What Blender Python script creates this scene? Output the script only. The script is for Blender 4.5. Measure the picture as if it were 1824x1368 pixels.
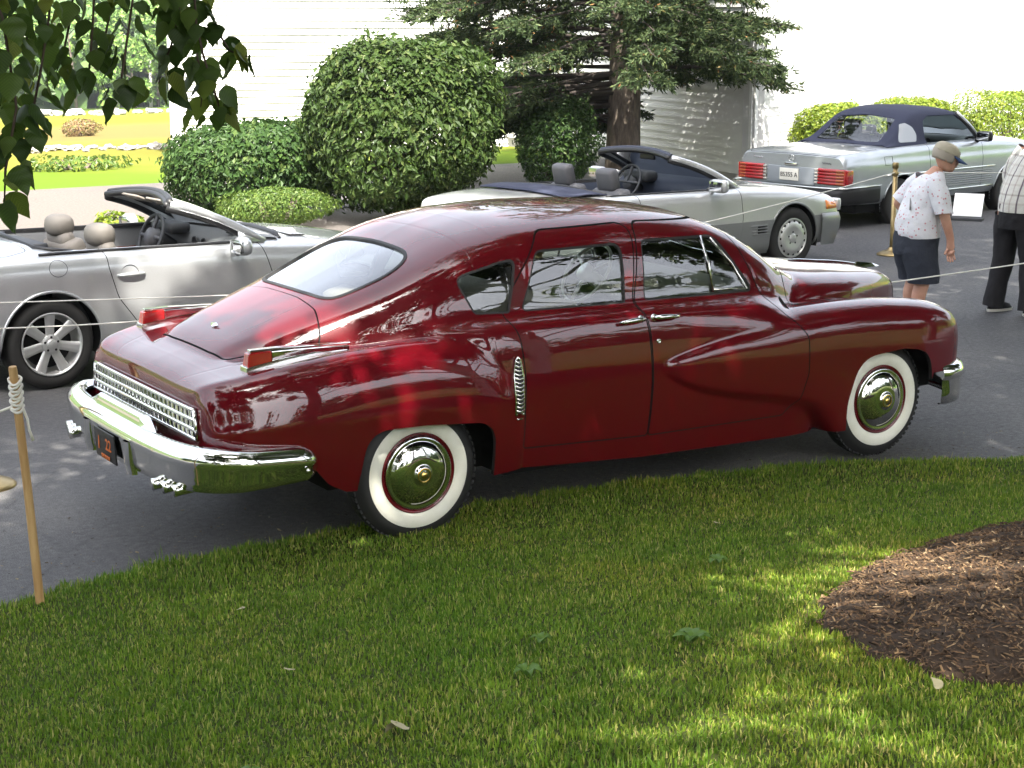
import bpy, bmesh, math, random
import numpy as np
from mathutils import Vector, Matrix
random.seed(7); RNG = np.random.default_rng(7)
for _o in list(bpy.data.objects): bpy.data.objects.remove(_o)
SC = bpy.context.scene
COL = SC.collection
R = math.radians
# ------------------------------------------------------------------ camera, sky, sun, exposure
cam_d = bpy.data.cameras.new('camera'); cam = bpy.data.objects.new('camera', cam_d); COL.objects.link(cam)
cam_d.sensor_width = 36; cam_d.lens = 61.12; cam_d.clip_start = 0.05; cam_d.clip_end = 4000
cam.location = (-4.2317, -8.4765, 2.6903)
cam.rotation_euler = (R(90 - 12.101), 0, R(57.649 - 90))
SC.camera = cam
SC.render.resolution_x, SC.render.resolution_y = 1024, 768
SUN_AZ, SUN_EL = 247.0, 56.0        # world azimuth (ccw from +x) and elevation of the sun
W = bpy.data.worlds.new('World'); SC.world = W; W.use_nodes = True
nt = W.node_tree; bg = nt.nodes['Background']
sky = nt.nodes.new('ShaderNodeTexSky'); sky.sky_type = 'NISHITA'; sky.sun_disc = False
sky.sun_elevation = R(SUN_EL); sky.sun_rotation = R(90 - SUN_AZ)
sky.air_density = 1.0; sky.dust_density = 6.0; sky.ozone_density = 1.0
hz = nt.nodes.new('ShaderNodeHueSaturation'); hz.inputs['Saturation'].default_value = .45   # milky summer haze
nt.links.new(sky.outputs[0], hz.inputs['Color']); nt.links.new(hz.outputs[0], bg.inputs[0]); bg.inputs[1].default_value = 0.15
sd = bpy.data.lights.new('sun', 'SUN'); sd.energy = 4.0; sd.angle = R(0.55); sd.color = (1, .95, .86)
sun = bpy.data.objects.new('sun', sd); COL.objects.link(sun)
_d = Vector((math.cos(R(SUN_AZ))*math.cos(R(SUN_EL)), math.sin(R(SUN_AZ))*math.cos(R(SUN_EL)), math.sin(R(SUN_EL))))
sun.rotation_euler = _d.to_track_quat('Z', 'Y').to_euler(); sun.location = (0, 0, 30)
SC.view_settings.view_transform = 'Standard'; SC.view_settings.look = 'None'
SC.view_settings.exposure = 2.35; SC.view_settings.gamma = 1; SC.view_settings.use_curve_mapping = False
SC.render.engine = 'CYCLES'

# ------------------------------------------------------------------ materials
MATS = {}
def mat(name, col=(.5,.5,.5), rough=.5, metal=0., coat=0., coat_r=.03, spec=.5, trans=0., ior=1.45, alpha=1., sss=0., nodes=None, transl=0.):
    if name in MATS: return MATS[name]
    m = bpy.data.materials.new(name); m.use_nodes = True
    b = m.node_tree.nodes['Principled BSDF']
    b.inputs['Base Color'].default_value = (*col, 1); b.inputs['Roughness'].default_value = rough
    b.inputs['Metallic'].default_value = metal; b.inputs['Coat Weight'].default_value = coat
    b.inputs['Coat Roughness'].default_value = coat_r; b.inputs['Specular IOR Level'].default_value = spec
    b.inputs['Transmission Weight'].default_value = trans; b.inputs['IOR'].default_value = ior
    b.inputs['Alpha'].default_value = alpha
    if nodes: nodes(m.node_tree, b)
    if transl:
        t = m.node_tree; o = t.nodes['Material Output']
        tr = t.nodes.new('ShaderNodeBsdfTranslucent'); mx = t.nodes.new('ShaderNodeMixShader'); mx.inputs[0].default_value = transl
        if b.inputs['Base Color'].links:
            t.links.new(b.inputs['Base Color'].links[0].from_socket, tr.inputs[0])
        else: tr.inputs[0].default_value = (*col, 1)
        t.links.new(b.outputs[0], mx.inputs[1]); t.links.new(tr.outputs[0], mx.inputs[2]); t.links.new(mx.outputs[0], o.inputs[0])
    MATS[name] = m; return m
def N(t, typ, **kw):
    n = t.nodes.new(typ)
    for k, v in kw.items():
        if k in n.inputs.keys() if not isinstance(k, int) else False: n.inputs[k].default_value = v
        else:
            try: setattr(n, k, v)
            except Exception: n.inputs[k].default_value = v
    return n
def coords(t, scale=1., obj=True):
    tc = t.nodes.new('ShaderNodeTexCoord'); mp = t.nodes.new('ShaderNodeMapping')
    mp.inputs['Scale'].default_value = (scale,)*3 if not isinstance(scale, tuple) else scale
    t.links.new(tc.outputs['Object' if obj else 'Generated'], mp.inputs[0]); return mp.outputs[0]
def noise(t, vec, scale, detail=3, rough=.55):
    n = t.nodes.new('ShaderNodeTexNoise'); n.inputs['Scale'].default_value = scale; n.inputs['Detail'].default_value = detail
    n.inputs['Roughness'].default_value = rough
    if vec is not None: t.links.new(vec, n.inputs['Vector'])
    return n.outputs['Fac']
def ramp(t, fac, stops):
    r = t.nodes.new('ShaderNodeValToRGB'); e = r.color_ramp.elements
    while len(e) < len(stops): e.new(.5)
    for el, (p, c) in zip(e, stops): el.position = p; el.color = (*c, 1)
    t.links.new(fac, r.inputs[0]); return r.outputs[0]
def bump(t, b, h, strength=.3, dist=.01):
    n = t.nodes.new('ShaderNodeBump'); n.inputs['Strength'].default_value = strength; n.inputs['Distance'].default_value = dist
    t.links.new(h, n.inputs['Height']); t.links.new(n.outputs[0], b.inputs['Normal'])
def mixc(t, fac, a, b_, mode='MIX'):
    n = t.nodes.new('ShaderNodeMix'); n.data_type = 'RGBA'; n.blend_type = mode
    for sock, v in ((n.inputs[0], fac), (n.inputs[6], a), (n.inputs[7], b_)):
        if hasattr(v, 'is_linked') or hasattr(v, 'links'): t.links.new(v, sock)
        else: sock.default_value = v if not isinstance(v, tuple) else (*v, 1)
    return n.outputs[2]
def island(t):
    return t.nodes.new('ShaderNodeNewGeometry').outputs['Random Per Island']
def objrand(t):
    return t.nodes.new('ShaderNodeObjectInfo').outputs['Random']

# ------------------------------------------------------------------ objects
def link(o, parent=None):
    COL.objects.link(o)
    if parent is not None: o.parent = parent
    return o
def tag(o, label=None, cat=None, group=None, kind=None):
    if label: o['label'] = label
    if cat: o['category'] = cat
    if group: o['group'] = group
    if kind: o['kind'] = kind
    return o
def empty(name, loc=(0,0,0), rz=0., label=None, cat=None, group=None):
    o = bpy.data.objects.new(name, None); o.location = loc; o.rotation_euler = (0, 0, rz); o.empty_display_size = .1
    link(o); return tag(o, label, cat, group)
def mesh_np(name, V, F, m, parent=None, smooth=True, normals=None, F2=None, midx=None):
    """V (n,3); F (k,j) array of one face size, or a list of faces"""
    me = bpy.data.meshes.new(name)
    V = np.ascontiguousarray(V, dtype=np.float32)
    if isinstance(F, np.ndarray):
        k, j = F.shape
        me.vertices.add(len(V)); me.vertices.foreach_set('co', V.ravel())
        me.loops.add(k*j); me.loops.foreach_set('vertex_index', np.ascontiguousarray(F, dtype=np.int32).ravel())
        me.polygons.add(k); me.polygons.foreach_set('loop_start', np.arange(0, k*j, j, dtype=np.int32))
        me.polygons.foreach_set('loop_total', np.full(k, j, dtype=np.int32)); me.update(calc_edges=True)
    else:
        me.from_pydata(V.tolist(), [], [tuple(int(i) for i in f) for f in F]); me.update()
    for mm in (m if isinstance(m, (list, tuple)) else [m]): me.materials.append(mm)
    if midx is not None: me.polygons.foreach_set('material_index', np.asarray(midx, dtype=np.int32))
    me.polygons.foreach_set('use_smooth', np.full(len(me.polygons), smooth, dtype=bool))
    if normals is not None: me.normals_split_custom_set_from_vertices([tuple(n) for n in normals])
    o = bpy.data.objects.new(name, me); return link(o, parent)

class MB:
    """collects boxes, tubes, lathes into one mesh"""
    def __init__(s): s.V = []; s.F = []; s.M = []; s.n = 0
    def add(s, V, F, mi=0):
        V = np.asarray(V, float).reshape(-1, 3); s.V.append(V)
        for f in F: s.F.append([i + s.n for i in f]); s.M.append(mi)
        s.n += len(V); return s
    def box(s, c, d, rz=0, ry=0, rx=0, bev=0, mi=0, taper=1.):
        bm = bmesh.new(); bmesh.ops.create_cube(bm, size=1)
        for v in bm.verts:
            t = taper if v.co.z > 0 else 1
            v.co = Vector((v.co.x*d[0]*t, v.co.y*d[1]*t, v.co.z*d[2]))
        if bev: bmesh.ops.bevel(bm, geom=list(bm.edges), offset=bev, segments=2, affect='EDGES', profile=.6)
        M = Matrix.Translation(c) @ Matrix.Rotation(rz, 4, 'Z') @ Matrix.Rotation(ry, 4, 'Y') @ Matrix.Rotation(rx, 4, 'X')
        bm.verts.index_update(); V = [M @ v.co for v in bm.verts]; F = [[v.index for v in f.verts] for f in bm.faces]; bm.free()
        return s.add([tuple(v) for v in V], F, mi)
    def tube(s, pts, r, n=10, caps=True, mi=0, flat=1., closed=False):
        P = [Vector(p) for p in pts]; rr = r if isinstance(r, (list, tuple)) else [r]*len(P)
        V = []; up = None
        m = len(P)
        for i, p in enumerate(P):
            if closed: t = (P[(i+1) % m] - P[i-1]).normalized()
            else: t = (P[min(i+1, m-1)] - P[max(i-1, 0)]).normalized()
            if up is None:
                up = Vector((0,0,1)) if abs(t.z) < .9 else Vector((1,0,0))
            a = t.cross(up); a.normalize(); b = a.cross(t); up = b
            for k in range(n):
                an = 2*math.pi*k/n
                V.append(tuple(p + a*math.cos(an)*rr[i]*flat + b*math.sin(an)*rr[i]))
        F = []
        for i in range(m - (0 if closed else 1)):
            j = (i+1) % m
            for k in range(n):
                F.append([i*n+k, i*n+(k+1)%n, j*n+(k+1)%n, j*n+k])
        if caps and not closed: F.append([k for k in range(n)][::-1]); F.append([(m-1)*n+k for k in range(n)])
        return s.add(V, F, mi)
    def lathe(s, prof, c=(0,0,0), axis='y', n=48, sgn=1, mi=0, a0=0, a1=2*math.pi):
        """prof: list of (radius, height along axis)"""
        V = []; full = abs(a1-a0-2*math.pi) < 1e-6; m = n if full else n+1
        for (r, h) in prof:
            for k in range(m):
                an = a0+(a1-a0)*k/n; x, y = r*math.cos(an), r*math.sin(an)
                V.append({'y': (c[0]+x, c[1]+sgn*h, c[2]+y), 'z': (c[0]+x, c[1]+y, c[2]+h), 'x': (c[0]+sgn*h, c[1]+x, c[2]+y)}[axis])
        F = []
        for i in range(len(prof)-1):
            for k in range(n):
                k2 = (k+1) % m
                F.append([i*m+k, i*m+k2, (i+1)*m+k2, (i+1)*m+k])
        return s.add(V, F, mi)
    def prism(s, poly, h0, h1, axis='y', mi=0):
        """poly of 2-D points swept along axis from h0 to h1"""
        n = len(poly); f = {'y': lambda a,b,h: (a,h,b), 'x': lambda a,b,h: (h,a,b), 'z': lambda a,b,h: (a,b,h)}[axis]
        V = [f(a,b,h0) for a,b in poly] + [f(a,b,h1) for a,b in poly]
        F = [list(range(n))[::-1], list(range(n, 2*n))] + [[i, (i+1)%n, n+(i+1)%n, n+i] for i in range(n)]
        return s.add(V, F, mi)
    def grid(s, P, mi=0, close_u=False):
        P = np.asarray(P, float); a, b, _ = P.shape
        F = [[i*b+j, i*b+j+1, ((i+1)%a)*b+j+1, ((i+1)%a)*b+j] for i in range(a if close_u else a-1) for j in range(b-1)]
        return s.add(P.reshape(-1,3), F, mi)
    def build(s, name, m, parent=None, smooth=True, bevel=0, sub=0, auto=None, solid=0, loc=None):
        o = mesh_np(name, np.concatenate(s.V), s.F, m, parent, smooth, midx=s.M if isinstance(m, (list, tuple)) else None)
        bm = bmesh.new(); bm.from_mesh(o.data); bmesh.ops.recalc_face_normals(bm, faces=bm.faces); 
        if auto is not None:
            for e in bm.edges:
                if len(e.link_faces) == 2 and e.calc_face_angle(0) > R(auto): e.smooth = False
        bm.to_mesh(o.data); bm.free()
        if solid:
            md = o.modifiers.new('solid', 'SOLIDIFY'); md.thickness = solid; md.offset = 0
        if bevel:
            md = o.modifiers.new('bev', 'BEVEL'); md.width = bevel; md.segments = 2; md.limit_method = 'ANGLE'
        if sub:
            md = o.modifiers.new('sub', 'SUBSURF'); md.levels = md.render_levels = sub
        if loc is not None: o.location = loc
        return o
def copy_tree(o, parent=None):
    c = o.copy(); COL.objects.link(c); c.parent = parent
    for ch in o.children: copy_tree(ch, c)
    return c

# ------------------------------------------------------------------ numeric curve tools
def pchip(x, y, xi):
    x = np.asarray(x, float); y = np.asarray(y, float); xi = np.asarray(xi, float)
    h = np.diff(x); d = np.diff(y)/h; n = len(x); m = np.zeros(n)
    if n == 2: m[:] = d[0]
    else:
        for i in range(1, n-1):
            if d[i-1]*d[i] > 0:
                w1 = 2*h[i]+h[i-1]; w2 = h[i]+2*h[i-1]; m[i] = (w1+w2)/(w1/d[i-1]+w2/d[i])
        m[0] = d[0]; m[-1] = d[-1]
    xi_ = np.clip(xi, x[0], x[-1]); k = np.clip(np.searchsorted(x, xi_)-1, 0, n-2); t = (xi_-x[k])/h[k]
    return (2*t**3-3*t**2+1)*y[k]+(t**3-2*t**2+t)*h[k]*m[k]+(-2*t**3+3*t**2)*y[k+1]+(t**3-t**2)*h[k]*m[k+1]
def smax(a, b, k):
    h = np.maximum(k-np.abs(a-b), 0)/k
    return np.maximum(a, b)+h*h*k*.25
def round_poly(pts, r, n=6):
    out = []; m = len(pts)
    rs = r if isinstance(r, (list, tuple)) else [r]*m
    for i in range(m):
        p0, p, p1 = (np.array(pts[j % m], float) for j in (i-1, i, i+1))
        a = p0-p; b = p1-p; la, lb = np.linalg.norm(a), np.linalg.norm(b); a /= la; b /= lb
        ang = math.acos(np.clip(a@b, -1, 1)); t = min(rs[i]/max(math.tan(ang/2), 1e-3), la*.49, lb*.49)
        q0, q1 = p+a*t, p+b*t
        for k in range(n+1):
            s = k/n; out.append(tuple((1-s)**2*q0+2*s*(1-s)*p+s*s*q1))
    return out
def chaikin(pts, it=3):
    P = np.array(pts, float)
    for _ in range(it):
        Q = np.roll(P, -1, 0); P = np.stack([.75*P+.25*Q, .25*P+.75*Q], 1).reshape(-1, P.shape[1])
    return P
def sdf_poly(P, poly):
    """signed distance (positive inside) of points P (n,2) to polygon"""
    P = np.asarray(P, float); A = np.asarray(poly, float); B = np.roll(A, -1, 0)
    d = np.full(len(P), 1e9); ins = np.zeros(len(P), bool)
    for a, b in zip(A, B):
        e = b-a; w = P-a; t = np.clip((w@e)/(e@e+1e-12), 0, 1); q = w-t[:, None]*e
        d = np.minimum(d, (q**2).sum(1))
        c1 = (a[1] <= P[:,1]) != (b[1] <= P[:,1])
        with np.errstate(divide='ignore', invalid='ignore'):
            xx = a[0]+(P[:,1]-a[1])*(b[0]-a[0])/(b[1]-a[1]+1e-15)
        ins ^= c1 & (P[:,0] < xx)
    return np.where(ins, 1, -1)*np.sqrt(d)

class Surf:
    """polygon surface with smooth normals that can be cut exactly along implicit curves"""
    def __init__(s, V, Nn, Q, polys=None):
        s.V, s.N, s.Q, s.P = V, Nn, Q, polys or []
    @staticmethod
    def from_grid(P, flip=False):
        a, b, _ = P.shape
        du = np.gradient(P, axis=0); dv = np.gradient(P, axis=1)
        n = np.cross(du, dv); n /= np.linalg.norm(n, axis=2, keepdims=True)+1e-12
        if flip: n = -n
        i = np.arange(a*b).reshape(a, b)
        Q = np.stack([i[:-1,:-1], i[:-1,1:], i[1:,1:], i[1:,:-1]], -1).reshape(-1, 4)
        if not flip: Q = Q[:, ::-1]
        return Surf(P.reshape(-1,3), n.reshape(-1,3), Q)
    def cut(s, f):
        """f(V) -> values; returns (part with f>0, part with f<0)"""
        val = f(s.V); val = np.where(np.abs(val) < 1e-7, 1e-7, val)
        pos = val > 0; c = pos[s.Q].sum(1) if len(s.Q) else np.zeros(0, int)
        Qa, Qb = s.Q[c == 4], s.Q[c == 0]; mixed = s.Q[(c > 0) & (c < 4)].tolist()
        Pa, Pb = [], []
        for p in s.P:
            k = sum(pos[i] for i in p)
            if k == len(p): Pa.append(p)
            elif k == 0: Pb.append(p)
            else: mixed.append(p)
        nV, nN = [], []; cache = {}; base = len(s.V)
        def ev(i, j):
            key = (i, j) if i < j else (j, i)
            if key not in cache:
                t = val[i]/(val[i]-val[j]); cache[key] = base+len(nV)
                nV.append(s.V[i]+(s.V[j]-s.V[i])*t); q = s.N[i]+(s.N[j]-s.N[i])*t; nN.append(q/(np.linalg.norm(q)+1e-12))
            return cache[key]
        for p in mixed:
            A, B = [], []; n = len(p)
            for k in range(n):
                i, j = p[k], p[(k+1) % n]
                (A if pos[i] else B).append(i)
                if pos[i] != pos[j]:
                    e = ev(i, j); A.append(e); B.append(e)
            if len(A) > 2: Pa.append(A)
            if len(B) > 2: Pb.append(B)
        V = np.vstack([s.V, nV]) if nV else s.V; Nn = np.vstack([s.N, nN]) if nN else s.N
        return Surf(V, Nn, Qa, Pa), Surf(V, Nn, Qb, Pb)
    def keep(s, f): return s.cut(f)[0]
    def compact(s):
        used = np.zeros(len(s.V), bool)
        if len(s.Q): used[s.Q.ravel()] = True
        for p in s.P: used[p] = True
        mp = -np.ones(len(s.V), int); mp[used] = np.arange(used.sum())
        return s.V[used], s.N[used], ([] if not len(s.Q) else mp[s.Q].tolist()) + [[int(mp[i]) for i in p] for p in s.P]
    def build(s, name, m, parent=None, off=0., flange=0., flip=False, fl_zmin=-9):
        V, Nn, F = s.compact()
        if not len(F): return None
        V = V+Nn*off; nf = len(F)
        if flange:
            cnt = {}
            for f in F:
                for k in range(len(f)):
                    a, b = f[k], f[(k+1) % len(f)]
                    cnt[(a, b)] = 1
            bnd = [(a, b) for (a, b) in cnt if (b, a) not in cnt and max(V[a][2], V[b][2]) > fl_zmin]
            ids = {}; eV, eN = [], []
            for a, b in bnd:
                q = []
                for i, dpt in ((b, 0), (a, 0), (a, flange), (b, flange)):
                    key = (i, dpt)
                    if key not in ids:
                        ids[key] = len(V)+len(eV); eV.append(V[i]-Nn[i]*dpt)
                        eN.append(Nn[i] if dpt == 0 else Nn[i]*.3)
                    q.append(ids[key])
                F.append(q)
            if eV: V = np.vstack([V, eV]); Nn = np.vstack([Nn, np.array(eN)])
        Nn = Nn/(np.linalg.norm(Nn, axis=1, keepdims=True)+1e-12)
        if flange and nf < len(F) and m.name.endswith('_paint'):
            return mesh_np(name, V, F, [m, MATS['seam_shadow_gap']], parent, True, normals=Nn, midx=[0]*nf+[1]*(len(F)-nf))
        return mesh_np(name, V, F, m, parent, True, normals=Nn)
def side(poly, ymin=.3, sgn=None, zmin=None):
    """implicit function: inside a side-view (x,z) outline, for |y| > ymin"""
    def f(V):
        d = sdf_poly(V[:, [0, 2]], poly); g = (np.abs(V[:,1])-ymin) if sgn is None else (V[:,1]*sgn-ymin)
        return np.minimum(d, g)
    return f
def topv(poly, zmin=.9):
    def f(V): return np.minimum(sdf_poly(V[:, :2], poly), V[:,2]-zmin)
    return f
# ------------------------------------------------------------------ shared car materials
mat('seam_shadow_gap', (.004,.004,.004), .9)
def paint(name, col, flake=0., coat=1., rough=.32, spec=.5):
    def nd(t, b):
        if flake:
            v = coords(t, 900.); n = noise(t, v, 1, 1)
            c = ramp(t, n, [(.35, tuple(x*.8 for x in col)), (.65, tuple(min(1, x*1.25) for x in col))]); t.links.new(c, b.inputs['Base Color'])
    return mat(name, col, rough, flake, coat, .015, spec, nodes=nd)
def glass_mat(name, tint=(.80,.86,.84), ior=1.52, boost=1.6):
    if name in MATS: return MATS[name]
    m = bpy.data.materials.new(name); m.use_nodes = True; t = m.node_tree; t.nodes.clear()
    o = t.nodes.new('ShaderNodeOutputMaterial'); tr = t.nodes.new('ShaderNodeBsdfTransparent'); tr.inputs[0].default_value = (*tint, 1)
    g = t.nodes.new('ShaderNodeBsdfGlossy'); g.inputs['Roughness'].default_value = .004; g.inputs[0].default_value = (1,1,1,1)
    fr = t.nodes.new('ShaderNodeFresnel'); fr.inputs[0].default_value = ior
    mu = t.nodes.new('ShaderNodeMath'); mu.operation = 'MULTIPLY'; mu.inputs[1].default_value = boost; mu.use_clamp = True
    mx = t.nodes.new('ShaderNodeMixShader')
    t.links.new(fr.outputs[0], mu.inputs[0]); t.links.new(mu.outputs[0], mx.inputs[0]); t.links.new(tr.outputs[0], mx.inputs[1]); t.links.new(g.outputs[0], mx.inputs[2]); t.links.new(mx.outputs[0], o.inputs[0])
    MATS[name] = m; return m
M_MAROON = paint('maroon_paint', (.088,.0013,.0048), 0., 1., .35, .05)
M_MAROON.node_tree.nodes['Principled BSDF'].inputs['Coat IOR'].default_value = 1.62
M_CHROME = mat('chrome', (.72,.72,.70), .06, 1.)
M_RUBBER = mat('rubber', (.018,.018,.018), .62)
M_BLACK = mat('black_trim', (.012,.012,.013), .45)
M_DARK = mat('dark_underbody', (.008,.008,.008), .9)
M_GLASS = glass_mat('window_glass', boost=2.3)
def _ww(t, b):
    n = noise(t, coords(t, 14.), 1, 4); t.links.new(ramp(t, n, [(.3, (.70,.69,.58)), (.7, (.78,.77,.68))]), b.inputs['Base Color'])
M_WHITEWALL = mat('whitewall', (.75,.74,.66), .5, nodes=_ww)
M_LENS = mat('red_lens', (.30,.006,.008), .12, 0, 1., .02)
M_AMBER = mat('amber_lens', (.80,.23,.01), .15, 0, 1., .02)
M_TAN = mat('tan_cloth', (.30,.26,.20), .85)
M_CREAM = mat('cream_plastic', (.70,.66,.55), .3, 0, .5)
M_GOLD = mat('gold', (.75,.52,.16), .25, 1.)
def _tread(t, b):
    pass

def rails(stations, xs):
    """stations {x: [(w,z),...]} -> dense (len(xs), npts, 2)"""
    X = sorted(stations); A = np.array([stations[x] for x in X], float)
    out = np.empty((len(xs), A.shape[1], 2))
    for j in range(A.shape[1]):
        for k in range(2): out[:, j, k] = pchip(X, A[:, j, k], xs)
    return out
def tab(t, x):
    t = np.array(t, float); return pchip(t[:,0], t[:,1], x) if np.ndim(x) else float(pchip(t[:,0], t[:,1], [x])[0])
def section_r(sec, th, z0):
    d = np.hypot(*np.diff(sec, axis=0).T); s = np.concatenate([[0], np.cumsum(np.maximum(d, 1e-5))])
    u = np.linspace(0, s[-1], 160); w = pchip(s, sec[:,0], u); z = pchip(s, sec[:,1], u)
    a = np.arctan2(z-z0, np.maximum(w, 0)); r = np.hypot(w, z-z0)
    a = np.maximum.accumulate(a+np.arange(len(a))*1e-9)
    rr = np.interp(th, a, r); rr[th < a[0]] = 0; return rr
def smooth_axis(Rg, axis, n=1):
    for _ in range(n):
        p = np.moveaxis(Rg, axis, 0); q = p.copy(); q[1:-1] = .25*p[:-2]+.5*p[1:-1]+.25*p[2:]; Rg = np.moveaxis(q, 0, axis)
    return Rg

# ------------------------------------------------------------------ the maroon saloon
def build_saloon():
    root = empty('vintage_car', (0,0,0), 0, 'maroon vintage fastback saloon with whitewall tyres and chrome bumpers parked beside the lawn', 'car')
    Z0 = .62
    xs = np.unique(np.round(np.concatenate([-1.125+.02*np.linspace(0,1,7)**1.5, np.arange(-1.1, -.98, .006), np.arange(-.98, .45, .0115), np.arange(.45, .64, .005), np.arange(.64, 3.85, .0125), np.arange(3.85, 4.06, .006), 4.10-.045*np.linspace(1,0,12)**1.6]), 5))
    th = np.radians(np.concatenate([np.linspace(-38, -12, 40)[:-1], np.linspace(-12, 32, 110)[:-1], np.linspace(32, 90, 96)]))
    belt = [(-1.05,.28,.70,.74),(-.90,.35,.86,.925),(-.855,.42,.93,.99),(-.69,.50,.985,1.075),(-.5,.57,1.01,1.15),(-.26,.65,1.04,1.24),(0,.735,1.08,1.345),(.2,.775,1.11,1.434),(.5,.80,1.13,1.543),(.8,.81,1.13,1.595),(1.2,.815,1.125,1.614),(1.6,.815,1.12,1.603),(2.0,.805,1.11,1.56),(2.25,.79,1.10,1.475),(2.45,.76,1.06,1.365),(2.65,.70,1.00,1.24),(2.85,.62,.95,1.13),(3.0,.5,.80,.95)]
    fac = [(-1.05,.4),(-.3,.72),(0,.85),(.25,.93),(.45,.985),(.62,1),(2.55,1),(2.8,.85),(3.0,.5)]
    A = {}
    for (x, wb, zb, zt) in belt:
        f = tab(fac, x); h = zt-zb
        low = [(.90*f,.13),(.935*f,.30),(.958*f,.42),(.972*f,.57),(.975*f,.75),(.962*f,min(.90,zb-.12)),(max(min(.925*f, wb+.11), wb+.02),zb-.075)]
        A[x] = low+[(wb,zb),(.945*wb,zb+.33*h),(.86*wb,zb+.66*h),(.735*wb,zb+.85*h),(.515*wb,zb+.947*h),(.245*wb,zb+.99*h),(0,zt)]
    Bt = [(-1.125,.735,.805,.80),(-1.122,.775,.862,.855),(-1.108,.82,.892,.885),(-1.08,.86,.912,.907),(-1.03,.90,.93,.926),(-.95,.938,.947,.945),(-.85,.962,.966,.966),(-.7,.982,.99,.985),(-.5,.99,1.012,1.0),(-.3,.992,1.03,1.0),(0,.992,1.04,1.0),(.28,.992,1.03,1.0),(.42,.992,1.0,.95),(.5,.990,.955,.9),(.56,.985,.89,.84),(.595,.972,.83,.8),(.612,.93,.77,.75),(.625,.8,.7,.7)]
    B = {}
    for (x, wf, zc, zd) in Bt:
        s = wf/.992
        B[x] = [(.93*s,.13),(.955*s,.30),(.978*s,.42),(.99*s,.55),(.992*s,min(.70,zc-.12)),(.975*s,zc-.19 if zc > .9 else zc-.09),(.94*s,zc-.095 if zc > .9 else zc-.05),(.895*s,zc-.035),(.83*s,zc),(.70*s,zd+.35*(zc-zd)),(.5*s,zd),(.25*s,zd+.004),(0,zd+.006)]
    Ct = [(1.47,.88,.77,.74),(1.515,.955,.79,.725),(1.555,.990,.808,.705),(1.62,1.004,.828,.665),(1.8,1.012,.870,.59),(2.0,1.014,.910,.54),(2.3,1.012,.95,.475),(2.6,1.008,.977,.40),(2.75,1.005,.984,.29),(2.86,1.004,.985,.14),(3.2,1.002,.978,.12),(3.45,.996,.958,.12),(3.6,.985,.942,.12),(3.74,.962,.915,.12),(3.85,.922,.88,.12),(3.92,.87,.838,.12),(3.955,.81,.79,.12),(3.972,.75,.74,.12)]
    C_ = {}
    lowf = [(1.47,1),(3.78,1),(3.87,.945),(3.92,.85),(3.955,.68),(3.972,.55)]
    zi = [(1.47,.70),(2.6,.91),(2.9,.905),(3.1,.895),(3.5,.88),(3.8,.85),(3.92,.79),(3.972,.72)]
    for (x, wf, zu, zl) in Ct:
        s = wf/1.002; L = tab(lowf, x); k = np.clip((x-2.6)/.26, 0, 1); q = tab(zi, x); m = tab([(1.38,.757),(1.6,.752),(2.0,.735),(2.5,.71),(3.0,.70),(3.8,.68),(3.972,.64)], x)
        e_ = float(np.clip((x-1.55)/.75, 0, 1)); h1, h2, h3 = .997-.007*e_, .980-.030*e_, .93-.06*e_
        C_[x] = [((.80+.15*k)*s*L, zl-.06),((.952+.025*k)*s*L, zl),((.994+.002*k)*s*(L+1)/2, zl+.22*(m-zl)),(1.0*s,m),(h1*s,m+.45*(zu-m)),(h2*s,m+.77*(zu-m)),(h3*s,zu-.014),(.78*s,zu),(.67*s,zu-.014),(.55*s,min(q,zu-.02)),(.3*s,min(q,zu-.02)),(0,min(q,zu-.02))]
    Dt = [(2.5,.60,.85,.92),(2.7,.705,.905,1.075),(2.9,.69,.915,1.132),(3.2,.625,.915,1.118),(3.5,.50,.915,1.09),(3.8,.345,.885,1.05),(3.95,.245,.855,1.005),(4.03,.175,.82,.955),(4.075,.11,.78,.89),(4.10,.05,.7,.8)]
    D = {x: [(wh,.60),(wh,zb-.05),(wh*.995,zb),(.98*wh,zb+.38*(zt-zb)),(.90*wh,zb+.69*(zt-zb)),(.71*wh,zb+.88*(zt-zb)),(.4*wh,zb+.96*(zt-zb)),(0,zt)] for (x, wh, zb, zt) in Dt}
    Rg = np.zeros((len(xs), len(th)))
    comp = []
    for st, k in ((A,.018),(B,.022),(C_,.028),(D,.026)):
        X = sorted(st); sel = (xs >= X[0]) & (xs <= X[-1]); sec = rails(st, xs[sel]); r = np.zeros_like(Rg)
        r[sel] = np.array([section_r(q, th, Z0) for q in sec]); comp.append((r, k))
    Rg = comp[0][0]
    for r, k in comp[1:]: Rg = smax(Rg, r, k)
    Rg = smooth_axis(smooth_axis(Rg, 0, 3), 1, 3)
    w = Rg*np.cos(th)[None]; z = Z0+Rg*np.sin(th)[None]; w[:, -1] = 0
    P = np.stack([np.broadcast_to(xs[:,None], w.shape), w, z], -1)
    full = np.concatenate([P*np.array([1,-1,1]), P[:, -2::-1]], 1)
    S = Surf.from_grid(full)
    if (S.N[:, 2]).mean() < 0: S.N = -S.N; S.Q = S.Q[:, ::-1]
    # ---- helper to query the half-width of the skin at (x,z) and height at (x,y)
    def skin_w(x, zz):
        i = int(np.clip(np.searchsorted(xs, x), 1, len(xs)-1)); i = i if abs(xs[i]-x) < abs(xs[i-1]-x) else i-1
        up = z[i]; k = np.argsort(up); return float(np.interp(zz, up[k], w[i][k]))
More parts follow.
